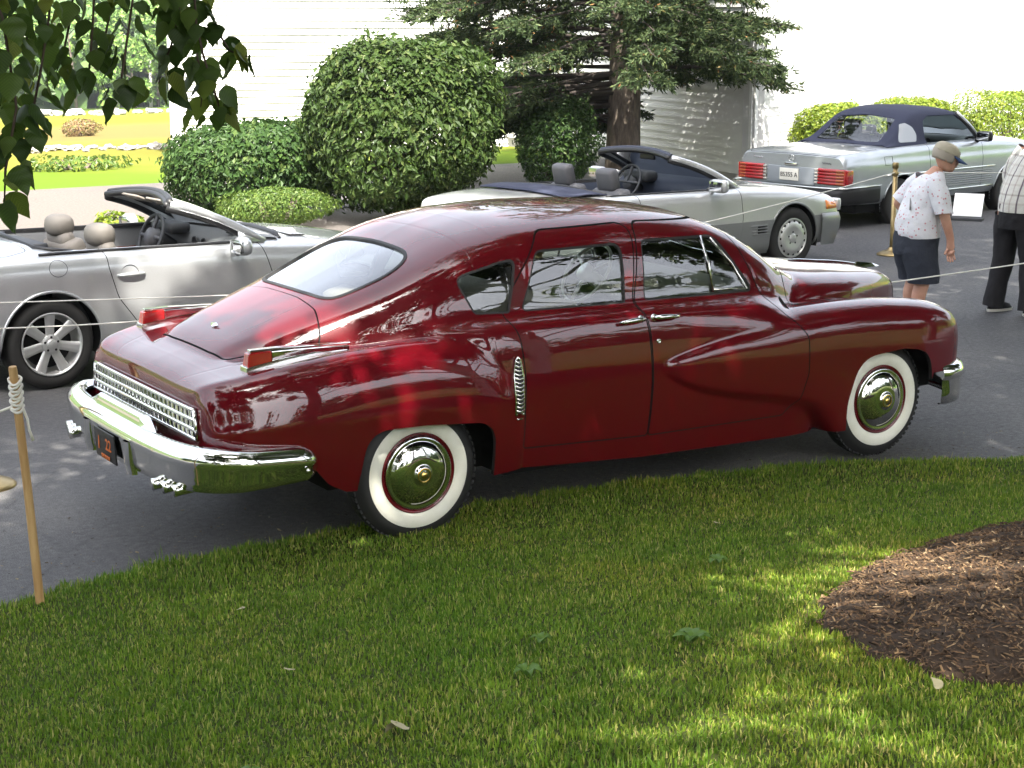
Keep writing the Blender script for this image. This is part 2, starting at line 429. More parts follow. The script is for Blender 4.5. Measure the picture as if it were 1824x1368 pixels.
    def skin_z(x, yy):
        i = int(np.clip(np.searchsorted(xs, x), 1, len(xs)-1)); i = i if abs(xs[i]-x) < abs(xs[i-1]-x) else i-1
        m = th > R(15); a = w[i][m][::-1]; b = z[i][m][::-1]; k = np.argsort(a); return float(np.interp(abs(yy), a[k], b[k]))
    # ---- cut lower edge and wheel openings
    sill = [(-1.2,.53),(-.66,.53),(-.55,.40),(-.45,.345),(.38,.30),(.6,.315),(1.4,.262),(2.6,.235),(2.9,.235),(3.55,.30),(3.60,.505),(4.2,.505)]
    sx, sz = np.array(sill).T
    S = S.keep(lambda V: V[:,2]-np.interp(V[:,0], sx, sz))
    rarch = round_poly([(-.43,-.1),(-.385,.38),(-.335,.642),(.0,.634),(.41,.60),(.42,.30),(.36,-.1)], [0,.3,.16,.3,.13,.2,0], 8)
    farch = round_poly([(2.86,-.1),(2.875,.40),(2.97,.665),(3.32,.69),(3.56,.655),(3.62,.30),(3.6,-.1)], [0,.3,.24,.3,.2,.2,0], 8)
    for a in (rarch, farch): S = S.cut(side(a, .3))[1]
    # ---- outlines
    win_q = round_poly([(.405,1.136),(.615,1.128),(.706,1.405),(.60,1.392),(.318,1.328)], [.02,.025,.05,.1,.06])
    win_r = round_poly([(.682,1.130),(1.364,1.118),(1.398,1.442),(.835,1.436)], [.025,.025,.06,.07])
    win_f = round_poly([(1.490,1.120),(2.31,1.100),(2.085,1.436),(1.535,1.446)], [.025,.03,.10,.05])
    door_r = round_poly([(.602,.425),(1.420,.388),(1.436,.70),(1.428,.95),(1.412,1.12),(1.505,1.538),(.90,1.530),(.555,1.15),(.597,1.02),(.612,.80)], [.02,.02,.3,.3,.2,.07,.10,.15,.15,.2])
    door_f = round_poly([(1.426,.388),(2.40,.38),(2.50,.47),(2.555,.62),(2.555,.84),(2.44,.985),(2.36,1.08),(2.22,1.45),(2.08,1.515),(1.535,1.538),(1.422,1.12),(1.438,.95),(1.444,.70)], [.02,.03,.05,.1,.1,.05,.1,.1,.08,.07,.2,.3,.3])
    rw = chaikin([(-.295,0),(-.292,-.2),(-.275,-.42),(-.16,-.475),(.10,-.515),(.235,-.42),(.245,-.2),(.25,0),(.245,.2),(.235,.42),(.10,.515),(-.16,.475),(-.275,.42),(-.292,.2)], 4)
    lid = round_poly([(-.862,-.25),(-.85,-.43),(-.60,-.545),(-.40,-.615),(-.352,-.45),(-.33,-.2),(-.33,.2),(-.352,.45),(-.40,.615),(-.60,.545),(-.85,.43),(-.862,.25)], [.1,.06,.2,.05,.1,.2,.2,.1,.05,.2,.06,.1])
    ws = [round_poly([(2.235,s*.03),(2.77,s*.03),(2.71,s*.28),(2.56,s*.50),(2.42,s*.56),(2.235,s*.47)], [.03,.03,.1,.1,.08,.06]) for s in (-1, 1)]
    hood = round_poly([(2.885,0),(2.83,-.25),(2.72,-.50),(2.60,-.735),(3.05,-.68),(3.4,-.555),(3.75,-.392),(3.95,-.27),(4.045,-.175),(4.13,-.06),(4.13,.06),(4.045,.175),(3.95,.27),(3.75,.392),(3.4,.555),(3.05,.68),(2.60,.735),(2.72,.50),(2.83,.25)], .05, 3)
    G = .0040
    # rear window, windscreens
    gl, S = S.cut(topv(rw, 1.0)); fr, gl = S0 = None, gl
    def pane(S, f, name, parent, fw=.016, frm=M_RUBBER, out=.004, inset=.006):
        inner, S = S.cut(lambda V: f(V))
        ring = inner.keep(lambda V: fw-f(V))
        g = inner.build(name, M_GLASS, parent, off=-inset)
        r = ring.build('window_frame', frm, g, off=out, flange=.012)
        return S
    # (rear window was cut first so that its pane keeps the exact curve)
    def from_cut(inner, f, name, parent, fw, frm, out, inset):
        g = inner.build(name, M_GLASS, parent, off=-inset)
        inner.keep(lambda V: fw-f(V)).build('window_frame', frm, g, off=out, flange=.012); return g
    from_cut(gl, topv(rw, 1.0), 'rear_window', root, .018, M_RUBBER, .005, .006)
    for wsp in ws:
        g, S = S.cut(topv(wsp, 1.08)); from_cut(g, topv(wsp, 1.08), 'windscreen', root, .014, M_CHROME, .004, .006)
    for s in (-1, 1):
        f = side(win_q, .3, s); g, S = S.cut(f); from_cut(g, f, 'quarter_window', root, .010, M_RUBBER, .001, .012)
    def panel(S, f, name, lab=None):
        ins, out = S.cut(lambda V: f(V)-G); 
        _, out = S.cut(lambda V: f(V)+G)
        return ins, out
    doors = {}
    for s in (-1, 1):
        for nm, dpoly, wpoly in (('rear', door_r, win_r), ('front', door_f, win_f)):
            ins, S = panel(S, side(dpoly, .3, s), nm)
            f = side(wpoly, .3, s); g, ins = ins.cut(f)
            d = ins.build('door', M_MAROON, root, flange=.02)
            tag(d, f'{nm} door with a chrome pull handle')
            gp = g.build('window_pane', M_GLASS, d, off=-.012)
            g.keep(lambda V: .009-f(V)).build('window_frame', M_RUBBER, d, off=-.002, flange=.012)
            doors[(s, nm)] = d
    ins, S = panel(S, topv(lid, .9), 'lid'); lidp = ins.build('engine_lid', M_MAROON, root, off=.003, flange=.02)
    ins, S = panel(S, topv(hood, .8), 'hood'); hoodp = ins.build('front_hood', M_MAROON, root, flange=.02)
    body = S.build('body', M_MAROON, root, flange=.025, fl_zmin=.2)
    # inner shell seen through gaps and windows
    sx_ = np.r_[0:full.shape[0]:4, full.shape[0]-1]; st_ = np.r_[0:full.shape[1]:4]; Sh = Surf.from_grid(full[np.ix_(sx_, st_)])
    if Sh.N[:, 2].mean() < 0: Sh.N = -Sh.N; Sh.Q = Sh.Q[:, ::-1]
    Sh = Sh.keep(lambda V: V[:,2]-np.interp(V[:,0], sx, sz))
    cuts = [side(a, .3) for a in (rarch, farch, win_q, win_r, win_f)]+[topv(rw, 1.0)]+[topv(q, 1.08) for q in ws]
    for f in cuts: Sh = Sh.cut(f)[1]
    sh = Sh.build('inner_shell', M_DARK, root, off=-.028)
    for (s, nm), d in doors.items():
        ins = None
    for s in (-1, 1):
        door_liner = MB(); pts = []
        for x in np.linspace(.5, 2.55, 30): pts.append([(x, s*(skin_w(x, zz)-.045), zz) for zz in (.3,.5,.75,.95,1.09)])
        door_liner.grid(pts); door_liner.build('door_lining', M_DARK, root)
    # tail panel under the grille
    tail = MB(); i0 = 0
    cp = [tuple(q+np.array([.0005,0,0])) for q in full[0] if q[2] > .525]; tail.add(cp, [list(range(len(cp)))]); tail.build('tail_panel', M_MAROON, root, smooth=False)
    # ---- underbody and wells
    u = MB(); u.box((1.65,0,.40), (4.1,1.30,.26)); u.box((1.63,0,.34), (2.2,1.76,.14)); u.box((-.80,0,.52),(.5,1.4,.16)); u.box((3.5,0,.5),(.7,1.4,.3))
    u.build('underbody', M_DARK, root)
    # ---- rear grille: frame, bars and dark holes
    gr = MB(); gx = -1.142; zlo, zhi, wt, wb_ = .655, .795, .705, .735
    def gy(v, t): return v*(wb_+(wt-wb_)*t)
    rows, cols = 3, 26
    def bow(y): return gx+.006*(abs(y)/.74)**3
    frame = MB()
    for t in (0, 1):
        frame.tube([(bow(gy(v,t)), gy(v,t), zlo+(zhi-zlo)*t) for v in np.linspace(-1,1,25)], .011, 8)
    for v in (-1, 1): frame.tube([(bow(gy(v,t)), gy(v,t), zlo+(zhi-zlo)*t) for t in (0,.5,1)], .011, 8)
    grille = frame.build('rear_grille', M_CHROME, root)
    for r_ in range(1, rows):
        t = r_/rows; b = MB(); b.tube([(bow(gy(v,t))-.003, gy(v,t), zlo+(zhi-zlo)*t) for v in np.linspace(-1,1,25)], .0115, 8); b.build('grille_bar', M_CHROME, grille)
    me0 = None
    bars = MB()
    for c in range(1, cols):
        v = -1+2*c/cols
        b = MB(); b.tube([(bow(gy(v,t))+.003, gy(v,t), zlo+(zhi-zlo)*t) for t in (0,1)], .0120, 6, caps=False); b.build('grille_bar', M_CHROME, grille)
    bk = MB(); bk.grid([[(bow(gy(v,t))+.012, gy(v,t), zlo+(zhi-zlo)*t) for v in np.linspace(-1,1,25)] for t in (0,1)]); bk.build('grille_backing', M_DARK, grille)
    # ---- rear bumper
    def bumper(path, prof, name, m, par):
        P = [Vector((a, b, 0)) for a, b in path]; G_ = []
        for i, p in enumerate(P):
            t = (P[min(i+1, len(P)-1)]-P[max(i-1, 0)]).normalized(); nrm = Vector((-t.y, t.x, 0)); nrm = nrm if nrm.x*(p.x-1.4)+nrm.y*p.y > 0 else -nrm
            G_.append([(p.x+nrm.x*o*1, p.y+nrm.y*o, zz) for o, zz in prof(i/(len(P)-1))])
        b = MB(); b.grid(G_); return b.build(name, m, par)
    half = [(-.60,-.985),(-.75,-1.005),(-.95,-1.005),(-1.08,-.972),(-1.175,-.90),(-1.235,-.77),(-1.268,-.58),(-1.285,-.3),(-1.29,0)]
    ss = np.arange(len(half)); u_ = np.linspace(0, len(half)-1, 50)
    hx = pchip(ss, [h[0] for h in half], u_); hy = pchip(ss, [h[1] for h in half], u_)
    path = [(x, y) for x, y in zip(hx, hy)] + [(x, -y) for x, y in zip(hx[-2::-1], hy[-2::-1])]
    def prof(u):
        e = min(u, 1-u)*2; k = min(1, e/.10); k = math.sin(k*math.pi/2)**.6; d = tab([(0,.5),(.25,1),(1,1)], e)
        zt, zb = .612+.045*min(1, e*2.2), .455-.02*min(1,e*3); zc_ = .535; th_ = .05+.02*min(1, e*3)
        pr = [(-.055,zt-.03),(-.04,zt-.006),(-.012,zt),(.022,zt-.012),(.045,zt-.04),(.052,zt-.07),(.048,zt-.10),(.043,.52),(.040,.48),(.032,zb+.008),(.012,zb),(-.01,zb+.004)]
        return [(o*k-(1-k)*.02, zc_+(zz-zc_)*max(k, .12)) for o, zz in pr]
    rb = bumper(path, prof, 'rear_bumper', M_CHROME, root)
    if rb.data.polygons[200].normal.z < -2: pass
    # centre trough and guards, plate
    g = MB()
    yl = .31; G_ = []
    for y in np.linspace(-yl, yl, 9):
        k = 1; G_.append([(-1.215, y, .704),(-1.252, y*1.0, .712),(-1.266, y, .702),(-1.270, y, .685),(-1.276, y*1.02, .655),(-1.290, y*1.05, .628),(-1.325, y*1.08, .608),(-1.342, y*1.09, .594),(-1.334, y*1.09, .578),(-1.29, y*1.05, .57)])
    g.grid(G_)
    for s in (-1, 1):
        a = [(p[0], s*yl*(p[1]/G_[-1][0][1]), p[2]) for p in G_[-1]]
        g.add([(x, y*1.0, z_) for x, y, z_ in a]+[(-1.25, s*yl*1.6, .645)], [[i, i+1, len(a)] for i in range(len(a)-1)])
    cg = g.build('bumper_trough', M_CHROME, rb)
    for s in (-1, 1):
        gd = MB(); pr = [(-.045,0),(-.04,-.03),(-.02,-.052),(.02,-.052),(.04,-.03),(.045,0)]
        gd.grid([[(-1.305+b*(.9 if zz > .45 else .7), s*.30+a, zz) for a, b in pr] for zz in (.585,.56,.52,.47,.43,.415)])
        gd.build('bumper_guard', M_CHROME, rb)
    pl = MB(); pl.box((-1.345,.0,.50), (.008,.30,.155), ry=R(-4), bev=.003); plate = pl.build('licence_plate', mat('plate_black', (.012,.011,.012), .45), rb)
    PLATE_TXT.append((plate, (-1.3505,.0,.50)))
    # exhaust tips
    for s in (-1, 1):
        for k in range(3):
            e = MB(); yy = s*(.62+.085*k); xx = -1.315+.022*k
            e.tube([(xx+.12,yy,.445),(xx,yy,.435)], .03, 14, caps=False); e.tube([(xx,yy,.435),(xx-.018,yy,.433),(xx-.02,yy,.433),(xx+.06,yy,.437)], [.03,.031,.026,.025], 14, caps=False)
            e.build('exhaust_tip', M_CHROME, root)
    # bolts on the bumper end
    for s in (-1, 1):
        b = MB(); b.lathe([(0,.012),(.008,.011),(.012,.006),(.013,0)], (-.70,s*1.052,.51), 'y', 12, sgn=s); b.build('bumper_bolt', M_CHROME, rb)
    # ---- front bumper wrap
    halff = [(3.70,-.935),(3.76,-.945),(3.84,-.925),(3.93,-.85),(4.02,-.68),(4.09,-.4),(4.12,0)]
    ss = np.arange(len(halff)); u_ = np.linspace(0, len(halff)-1, 36); hx = pchip(ss, [h[0] for h in halff], u_); hy = pchip(ss, [h[1] for h in halff], u_)
    pathf = [(x, y) for x, y in zip(hx, hy)][::-1]; pathf = [(x, -y) for x, y in pathf[::-1]]+pathf[1:]
    def proff(u):
        e = min(u, 1-u)*2; k = .6+.4*min(1, e/.05)
        return [(-.06,.50),(-.045,.53),(-.005,.543),(.03,.53),(.05,.50),(.055,.465),(.04,.455),(.035,.44),(.035,.36),(.028,.30),(.01,.285),(-.01,.29)]
    bumper([(x, y) for x, y in pathf], proff, 'front_bumper', M_CHROME, root)
    # ---- tail lights on the fenders
    for s in (-1, 1):
        y0 = s*.715; t = MB()
        # chrome base strip, follows the deck
        base = [(-.872,.955),(-.70,.985),(-.50,1.012),(-.34,1.026)]
        def blade(z0a, z1a, w0, tp=.97, bt=1.):
            Vv = []
            for x, za, zb_, w_ in zip(z0a[0], z0a[1], z1a, w0):
                for yy, zz in ((-w_*bt, za), (w_*bt, za), (w_*tp, zb_), (-w_*tp, zb_)): Vv.append((x, y0+yy, zz))
            n = len(z0a[0]); Ff = [[0,1,2,3],[4*n-4,4*n-1,4*n-2,4*n-3]]
            for i in range(n-1):
                for k in range(4): Ff.append([4*i+k, 4*i+4+k, 4*i+4+(k+1)%4, 4*i+(k+1)%4])
            t.add(Vv, Ff)
        xb = [-.875,-.70,-.50,-.31]; zd = [skin_z(x, .715) for x in xb]
        blade((xb, [q-.004 for q in zd]), [zd[0]+.024, zd[1]+.024, zd[2]+.018, zd[3]+.006], [.042,.040,.034,.018])
        xc = [-.735,-.60,-.45,-.30]; zc_ = [skin_z(x, .715) for x in xc]
        blade((xc, [zd[1]+.010, zc_[1]+.014, zc_[2]+.01, zc_[3]+.002]), [zd[0]+.092, zd[0]+.090, zd[0]+.085, zd[0]+.076], [.036,.033,.028,.018], 1., .88)
        xt = [-.845,-.70,-.5,-.29]
        blade((xt, [zd[0]+.092]*4), [zd[0]+.106, zd[0]+.106, zd[0]+.099, zd[0]+.085], [.020,.022,.020,.012])
        tl = t.build('tail_light', M_CHROME, root, smooth=False, bevel=.004)
        l = MB(); l.add([(x, y0+sy*w_, z_) for x, z_, w_ in ((-.866, zd[0]+.022,.036),(-.735, zd[1]+.012,.036),(-.735, zd[0]+.094,.030),(-.856, zd[0]+.090,.030)) for sy in (-1,1)],
                       [[0,1,3,2],[2,3,5,4],[4,5,7,6],[6,7,1,0],[0,2,4,6],[1,7,5,3]])
        l.build('lens', M_LENS, tl, smooth=False, bevel=.006)
    # ---- fender vents
    for s in (-1, 1):
        v = MB(); z0v, z1v = .595, .925
        def pt(a, zz, o=0):
            x = .533+.056*a; zq = min(zz, .86); y = max((1-a)*skin_w(.52, zq)+a*(skin_w(.61, zq)+.010), skin_w(x, zq)+.003)+o
            return (x, s*y, zz)
        prof_w = lambda zz: max(.04, min(1, math.sqrt(max(0, (zz-z0v+.004)/.02)))*min(1, (max(0, z1v-zz)/.12)**.5))
        zz_ = np.linspace(z0v, z1v, 24)
        left = [pt(.5-.5*prof_w(zz), zz, .004) for zz in zz_]; right = [pt(.5+.5*prof_w(zz), zz, .004) for zz in zz_]
        v.tube(left+right[::-1], .0055, 6, closed=True, caps=False)
        vent = v.build('fender_vent', M_CHROME, root)
        bk = MB(); bk.grid([[pt(.5-.5*prof_w(zz), zz, .001), pt(.5, zz, .001), pt(.5+.5*prof_w(zz), zz, .001)] for zz in zz_]); bk.build('vent_backing', M_BLACK, vent)
        for zz in np.linspace(z0v+.022, z1v-.03, 14):
            q = prof_w(zz); sl = MB(); sl.tube([pt(.5-.46*q, zz+.006, .005), pt(.5, zz-.003, .010), pt(.5+.46*q, zz+.002, .005)], .0065, 6); sl.build('louvre', M_CHROME, vent)
    # ---- door handles, lock, stays
    for s in (-1, 1):
        for nm, xa, xb_, dirn in (('rear', 1.385, 1.225, 1), ('front', 1.475, 1.635, -1)):
            h = MB(); zz = 1.042; ya = s*(skin_w(xa, zz)+.0); yb = s*(skin_w(xb_, zz))
            h.tube([(xa,ya-.0*s,zz),(xa,ya+.028*s,zz+.004),(xa-.03*dirn,ya+.042*s,zz+.006),((xa+xb_)/2,ya+.046*s,zz+.006),(xb_+.02*dirn,yb+.038*s,zz),(xb_,yb+.016*s,zz-.004)], [.013,.014,.015,.014,.011,.006], 10, flat=1)
            h.lathe([(.022,0),(.020,.008),(.012,.011),(0,.011)], (xa,ya,zz), 'y', 14, sgn=s)
            h.build('door_handle', M_CHROME, doors[(s, nm)])
        lk = MB(); zz = .915; lk.lathe([(.014,0),(.013,.005),(.008,.007),(.007,.003),(0,.003)], (1.487, s*skin_w(1.487,zz), zz), 'y', 14, sgn=s); lk.build('door_lock', M_CHROME, doors[(s,'front')])
        # vent window division bar and chrome edge
        dv = MB(); pts = [(1.992-.012*q, s*(skin_w(1.98, zz)-.004), zz) for q, zz in ((0,1.122),(0,1.28),(.3,1.432))]
        dv.tube(pts, .0075, 8)
        dv.tube([(1.998, s*(skin_w(2.0,1.138)-.003), 1.134),(2.12,s*(skin_w(2.12,1.134)-.003),1.130),(2.262, s*(skin_w(2.26,1.12)-.003), 1.118),(2.17,s*(skin_w(2.17,1.27)-.003),1.27),(2.06, s*(skin_w(2.06,1.415)-.003), 1.418)], .006, 8)
        dv.build('vent_window_frame', M_CHROME, doors[(s,'front')])
    # ---- hood ornament and windscreen base trim
    hn = MB()
    hz = [(x, skin_z(x, 0)) for x in np.linspace(3.25, 4.0, 10)]
    hn.tube([(x, 0, zz+.004) for x, zz in hz], [.004]+[.009]*8+[.006], 8)
    xo = 3.94; zo = skin_z(3.94, 0)+.012
    hn.add([(xo-.20,0,zo+.012),(xo-.10,-.04,zo+.004),(xo-.10,.04,zo+.004),(xo-.08,0,zo+.040),(xo+.06,-.03,zo),(xo+.06,.03,zo),(xo+.05,0,zo+.022),(xo+.12,0,zo-.002)],
           [[0,1,3],[0,3,2],[1,4,6,3],[3,6,5,2],[4,7,6],[6,7,5],[0,2,5,7,4,1]])
    hn.build('hood_ornament', M_CHROME, hoodp, smooth=False)
    tr = MB(); tr.tube([(tab([(0,2.865),(.25,2.80),(.5,2.685),(.66,2.63)], abs(y))-.02, y, skin_z(tab([(0,2.865),(.25,2.80),(.5,2.685),(.66,2.63)], abs(y))-.02, y)+.004) for y in np.linspace(-.60,.60,25)], .008, 6); tr.build('cowl_trim', M_CHROME, root)
    # emblem on the lid
    em = MB(); ex = -.70; ez = skin_z(ex, 0)+.010
    em.add([(ex-.02,.05,ez-.004),(ex-.035,.01,ez-.014),(ex-.035,-.01,ez-.014),(ex-.02,-.05,ez-.004),(ex-.01,0,ez+.004),(ex-.028,0,ez-.001)], [[0,1,5],[1,2,5],[2,3,5],[3,4,5],[4,0,5]]); em.build('lid_emblem', M_CHROME, lidp, smooth=False, solid=.004)
    # ---- wheels
    def wheel(x, y, s):
        ty = MB()
        prof_t = [(.200,-.085),(.225,-.012),(.25,.0),(.30,-.002),(.325,-.012),(.343,-.03),(.355,-.042),(.362,-.055),(.362,-.12),(.355,-.15),(.33,-.175),(.25,-.18),(.20,-.12)]
        ty.lathe(prof_t, (x,y,RT_), 'y', 72, sgn=s); 
        for k in range(64):
            an = 2*math.pi*k/64; c_, s_ = math.cos(an), math.sin(an)
            for off in (-.048,-.075):
                ty.box((x+.360*c_, y+s*off, RT_+.360*s_), (.010,.022,.020), ry=-an, mi=0)
        w_ = ty.build('wheel', M_RUBBER, root, auto=50)
        ww = MB(); ww.lathe([(.212,-.010),(.222,-.002),(.25,.0055),(.28,.0035),(.289,-.001)], (x,y,RT_), 'y', 72, sgn=s); ww.build('whitewall', M_WHITEWALL, w_)
        rm = MB(); rm.lathe([(.215,-.012),(.213,-.002),(.208,.001),(.200,-.006),(.192,-.02),(.185,-.035)], (x,y,RT_), 'y', 72, sgn=s); rm.build('rim', M_MAROON, w_)
        hc = MB(); hc.lathe([(.195,-.016),(.196,-.006),(.190,.002),(.180,.004),(.172,-.001),(.166,.002),(.160,.010),(.135,.026),(.10,.038),(.066,.044),(.058,.042),(.050,.047),(.044,.056),(.034,.058),(.030,.054),(.026,.056),(0,.058)], (x,y,RT_), 'y', 72, sgn=s); cap = hc.build('hubcap', M_CHROME, w_)
        md = MB(); md.lathe([(.031,.056),(.030,.060),(.022,.061),(0,.0615)], (x,y,RT_), 'y', 24, sgn=s); md.build('hub_medallion', M_GOLD, cap) if False else None
        gd = MB(); gd.lathe([(.040,.0575),(.036,.0605),(.031,.0585)], (x,y,RT_), 'y', 32, sgn=s); gd.lathe([(.020,.0590),(.017,.0625),(0,.063)], (x,y,RT_), 'y', 6, sgn=s); gd.build('hub_medallion', M_GOLD, w_)
        return w_
    for xx, tr_ in ((0,.900),(3.251,.892)):
        for s in (-1, 1): wheel(xx, s*tr_, s)
    # ---- interior
    st = MB()
    for x0 in (1.15, .35):
        st.box((x0+.30,0,.62), (.55,1.30,.22), bev=.05); st.box((x0,0,.86), (.17,1.30,.52), ry=R(-14), bev=.05)
    st.build('bench_seats', M_TAN, root)
    ds = MB(); ds.box((2.32,0,1.02), (.30,1.30,.20), bev=.05); ds.build('dashboard', mat('dash_grey', (.22,.20,.17), .5), root)
    sw = MB(); c = Vector((1.93,.38,1.09)); ax = Vector((-.82,0,.57)).normalized(); a = Vector((0,1,0)); b = ax.cross(a)
    sw.tube([tuple(c+(a*math.cos(q)+b*math.sin(q))*.205) for q in np.linspace(0, 2*math.pi, 40, endpoint=False)], .011, 8, closed=True, caps=False)
    for q in (R(90), R(210), R(330)): sw.tube([tuple(c), tuple(c+(a*math.cos(q)+b*math.sin(q))*.2)], .011, 6)
    sw.tube([tuple(c+ax*.03), tuple(c-ax*.02), tuple(c-ax*.5)], [.06,.05,.02], 12); sw.build('steering_wheel', M_CREAM, root)
    return root
RT_ = .362
PLATE_TXT = []
SALOON = build_saloon()
# ------------------------------------------------------------------ ground, lot, lawn, field, hill
EX = [-12,-2.2,-1.27,-.45,.58,1.5,2.83,4.0,6,12]; EY = [-3.6,-.8,-.58,-.57,-.52,-.6,-.87,-1.5,-2.8,-8]
def lawn_z(x, y):
    d = np.maximum(0, np.interp(x, EX, EY)-y)
    return .015+.02*np.minimum(d/.15, 1)+.135*np.maximum(0, d-.55)*(1-np.exp(-d/.9))
def _hash(x, y, s): return np.sin(x*1.7*s+y*.9*s+1.3)*np.sin(y*2.1*s-x*.7*s+.4)+.5*np.sin(x*3.9*s+2)*np.sin(y*3.3*s+1)
def ground_z(x, y):
    """falls away beyond the lot, then climbs as the hill"""
    d = np.maximum(0, y-18.6+.0*x)
    r = np.hypot(x+4, y+8)
    z = -.012*np.minimum(d, 4)-.047*np.maximum(d-4, 0)*np.exp(-np.maximum(d-130, 0)/400)
    z = np.where(d > 130, np.minimum(z, -5.9), z); z = np.maximum(z, -6.1)
    h = np.clip((r-230)/520, 0, 1); h = h*h*(3-2*h)
    return z+h*(115+25*_hash(x, y, .006))
gx = np.concatenate([np.linspace(-700, -60, 33)[:-1], np.linspace(-60, 90, 76)[:-1], np.linspace(90, 1100, 48)])
gy = np.concatenate([np.linspace(-300, -40, 14)[:-1], np.linspace(-40, 18, 12)[:-1], np.linspace(18, 60, 43)[:-1], np.linspace(60, 240, 50)[:-1], np.linspace(240, 1300, 60)])
X_, Y_ = np.meshgrid(gx, gy, indexing='ij'); Z_ = ground_z(X_, Y_)-.02
def _field(t, b):
    tc = t.nodes.new('ShaderNodeTexCoord'); v = tc.outputs['Object']
    sep = t.nodes.new('ShaderNodeSeparateXYZ'); t.links.new(v, sep.inputs[0])
    n1 = noise(t, v, .35, 5); n2 = noise(t, v, .06, 3); n3 = noise(t, v, 6., 3)
    ad = t.nodes.new('ShaderNodeMath'); ad.operation = 'MULTIPLY_ADD'; ad.inputs[1].default_value = 9.; t.links.new(n1, ad.inputs[0]); t.links.new(sep.outputs[1], ad.inputs[2])
    # bands across the field: verge, straw, rusty strip by the stones, yellow-green meadow
    mr = t.nodes.new('ShaderNodeMapRange'); mr.inputs['From Min'].default_value = 18; mr.inputs['From Max'].default_value = 150; t.links.new(ad.outputs[0], mr.inputs[0])
    c = ramp(t, mr.outputs[0], [(0.0,(.05,.10,.008)),(.05,(.065,.11,.008)),(.075,(.125,.115,.020)),(.17,(.135,.115,.024)),(.21,(.125,.085,.034)),(.34,(.12,.088,.032)),(.40,(.125,.125,.014)),(.75,(.12,.13,.014)),(.85,(.05,.085,.012)),(1.0,(.035,.06,.012))])
    m = mixc(t, n3, c, (.10,.14,.03)); mm = t.nodes.new('ShaderNodeMix'); mm.data_type = 'RGBA'; mm.inputs[0].default_value = .3
    t.links.new(c, mm.inputs[6]); t.links.new(m, mm.inputs[7]); t.links.new(mm.outputs[2], b.inputs['Base Color'])
i = np.arange(X_.size).reshape(X_.shape)
gq = np.stack([i[:-1,:-1], i[1:,:-1], i[1:,1:], i[:-1,1:]], -1).reshape(-1, 4)
o = mesh_np('ground', np.stack([X_, Y_, Z_], -1).reshape(-1,3), gq, mat('field_grass', (.3,.3,.08), .95, spec=.04, nodes=_field)); tag(o, 'pale meadow falling away beyond the car park', kind='structure')

def _asph(t, b):
    v = coords(t); n1 = noise(t, v, 160., 2); n2 = noise(t, v, .55, 5); n3 = noise(t, v, 26., 3)
    c = ramp(t, n2, [(.3, (.052,.052,.055)), (.52, (.074,.073,.074)), (.72, (.11,.106,.102))])
    g = ramp(t, n1, [(.38, (.45,.45,.45)), (.52, (1,1,1)), (.70, (1.9,1.85,1.8))]); c2 = mixc(t, 1., c, g, 'MULTIPLY')
    # paler pinkish tint on the far drive, its sunlit tone put into the colour
    sep = t.nodes.new('ShaderNodeSeparateXYZ'); tc = t.nodes.new('ShaderNodeTexCoord'); t.links.new(tc.outputs['Object'], sep.inputs[0])
    mr = t.nodes.new('ShaderNodeMapRange'); mr.inputs['From Min'].default_value = 6.; mr.inputs['From Max'].default_value = 11.; t.links.new(sep.outputs[1], mr.inputs[0])
    mr2 = t.nodes.new('ShaderNodeMapRange'); mr2.inputs['From Min'].default_value = 8.; mr2.inputs['From Max'].default_value = 4.; t.links.new(sep.outputs[0], mr2.inputs[0])
    mu = t.nodes.new('ShaderNodeMath'); mu.operation = 'MULTIPLY'; t.links.new(mr.outputs[0], mu.inputs[0]); t.links.new(mr2.outputs[0], mu.inputs[1])
    c3 = mixc(t, mu.outputs[0], c2, (.105,.088,.076)); 
    # fine cracks
    vo = t.nodes.new('ShaderNodeTexVoronoi'); vo.feature = 'DISTANCE_TO_EDGE'; vo.inputs['Scale'].default_value = .75; t.links.new(mixc(t, .25, v, noise(t, v, 2., 3)) if False else v, vo.inputs['Vector'])
    cr = ramp(t, vo.outputs['Distance'], [(0.0, (.55,.55,.55)), (.010, (1,1,1))]); c4 = mixc(t, .5, c3, mixc(t, 1., c3, cr, 'MULTIPLY'))
    t.links.new(c4, b.inputs['Base Color'])
    rr = ramp(t, n3, [(.3, (.55,)*3), (.7, (.8,)*3)]); t.links.new(rr, b.inputs['Roughness'])
    bump(t, b, n1, .5, .004)
M_ASPH = mat('asphalt', (.07,.07,.07), .75, spec=.3, nodes=_asph)
lot = MB(); lot.add([(-40,-7,0),(34,-14,0),(34,18.4,0),(6.5,18.15,0),(-40,18.15,0)], [[0,1,2,3,4]])
o = lot.build('car_park', M_ASPH); tag(o, 'grey asphalt car park', kind='structure')

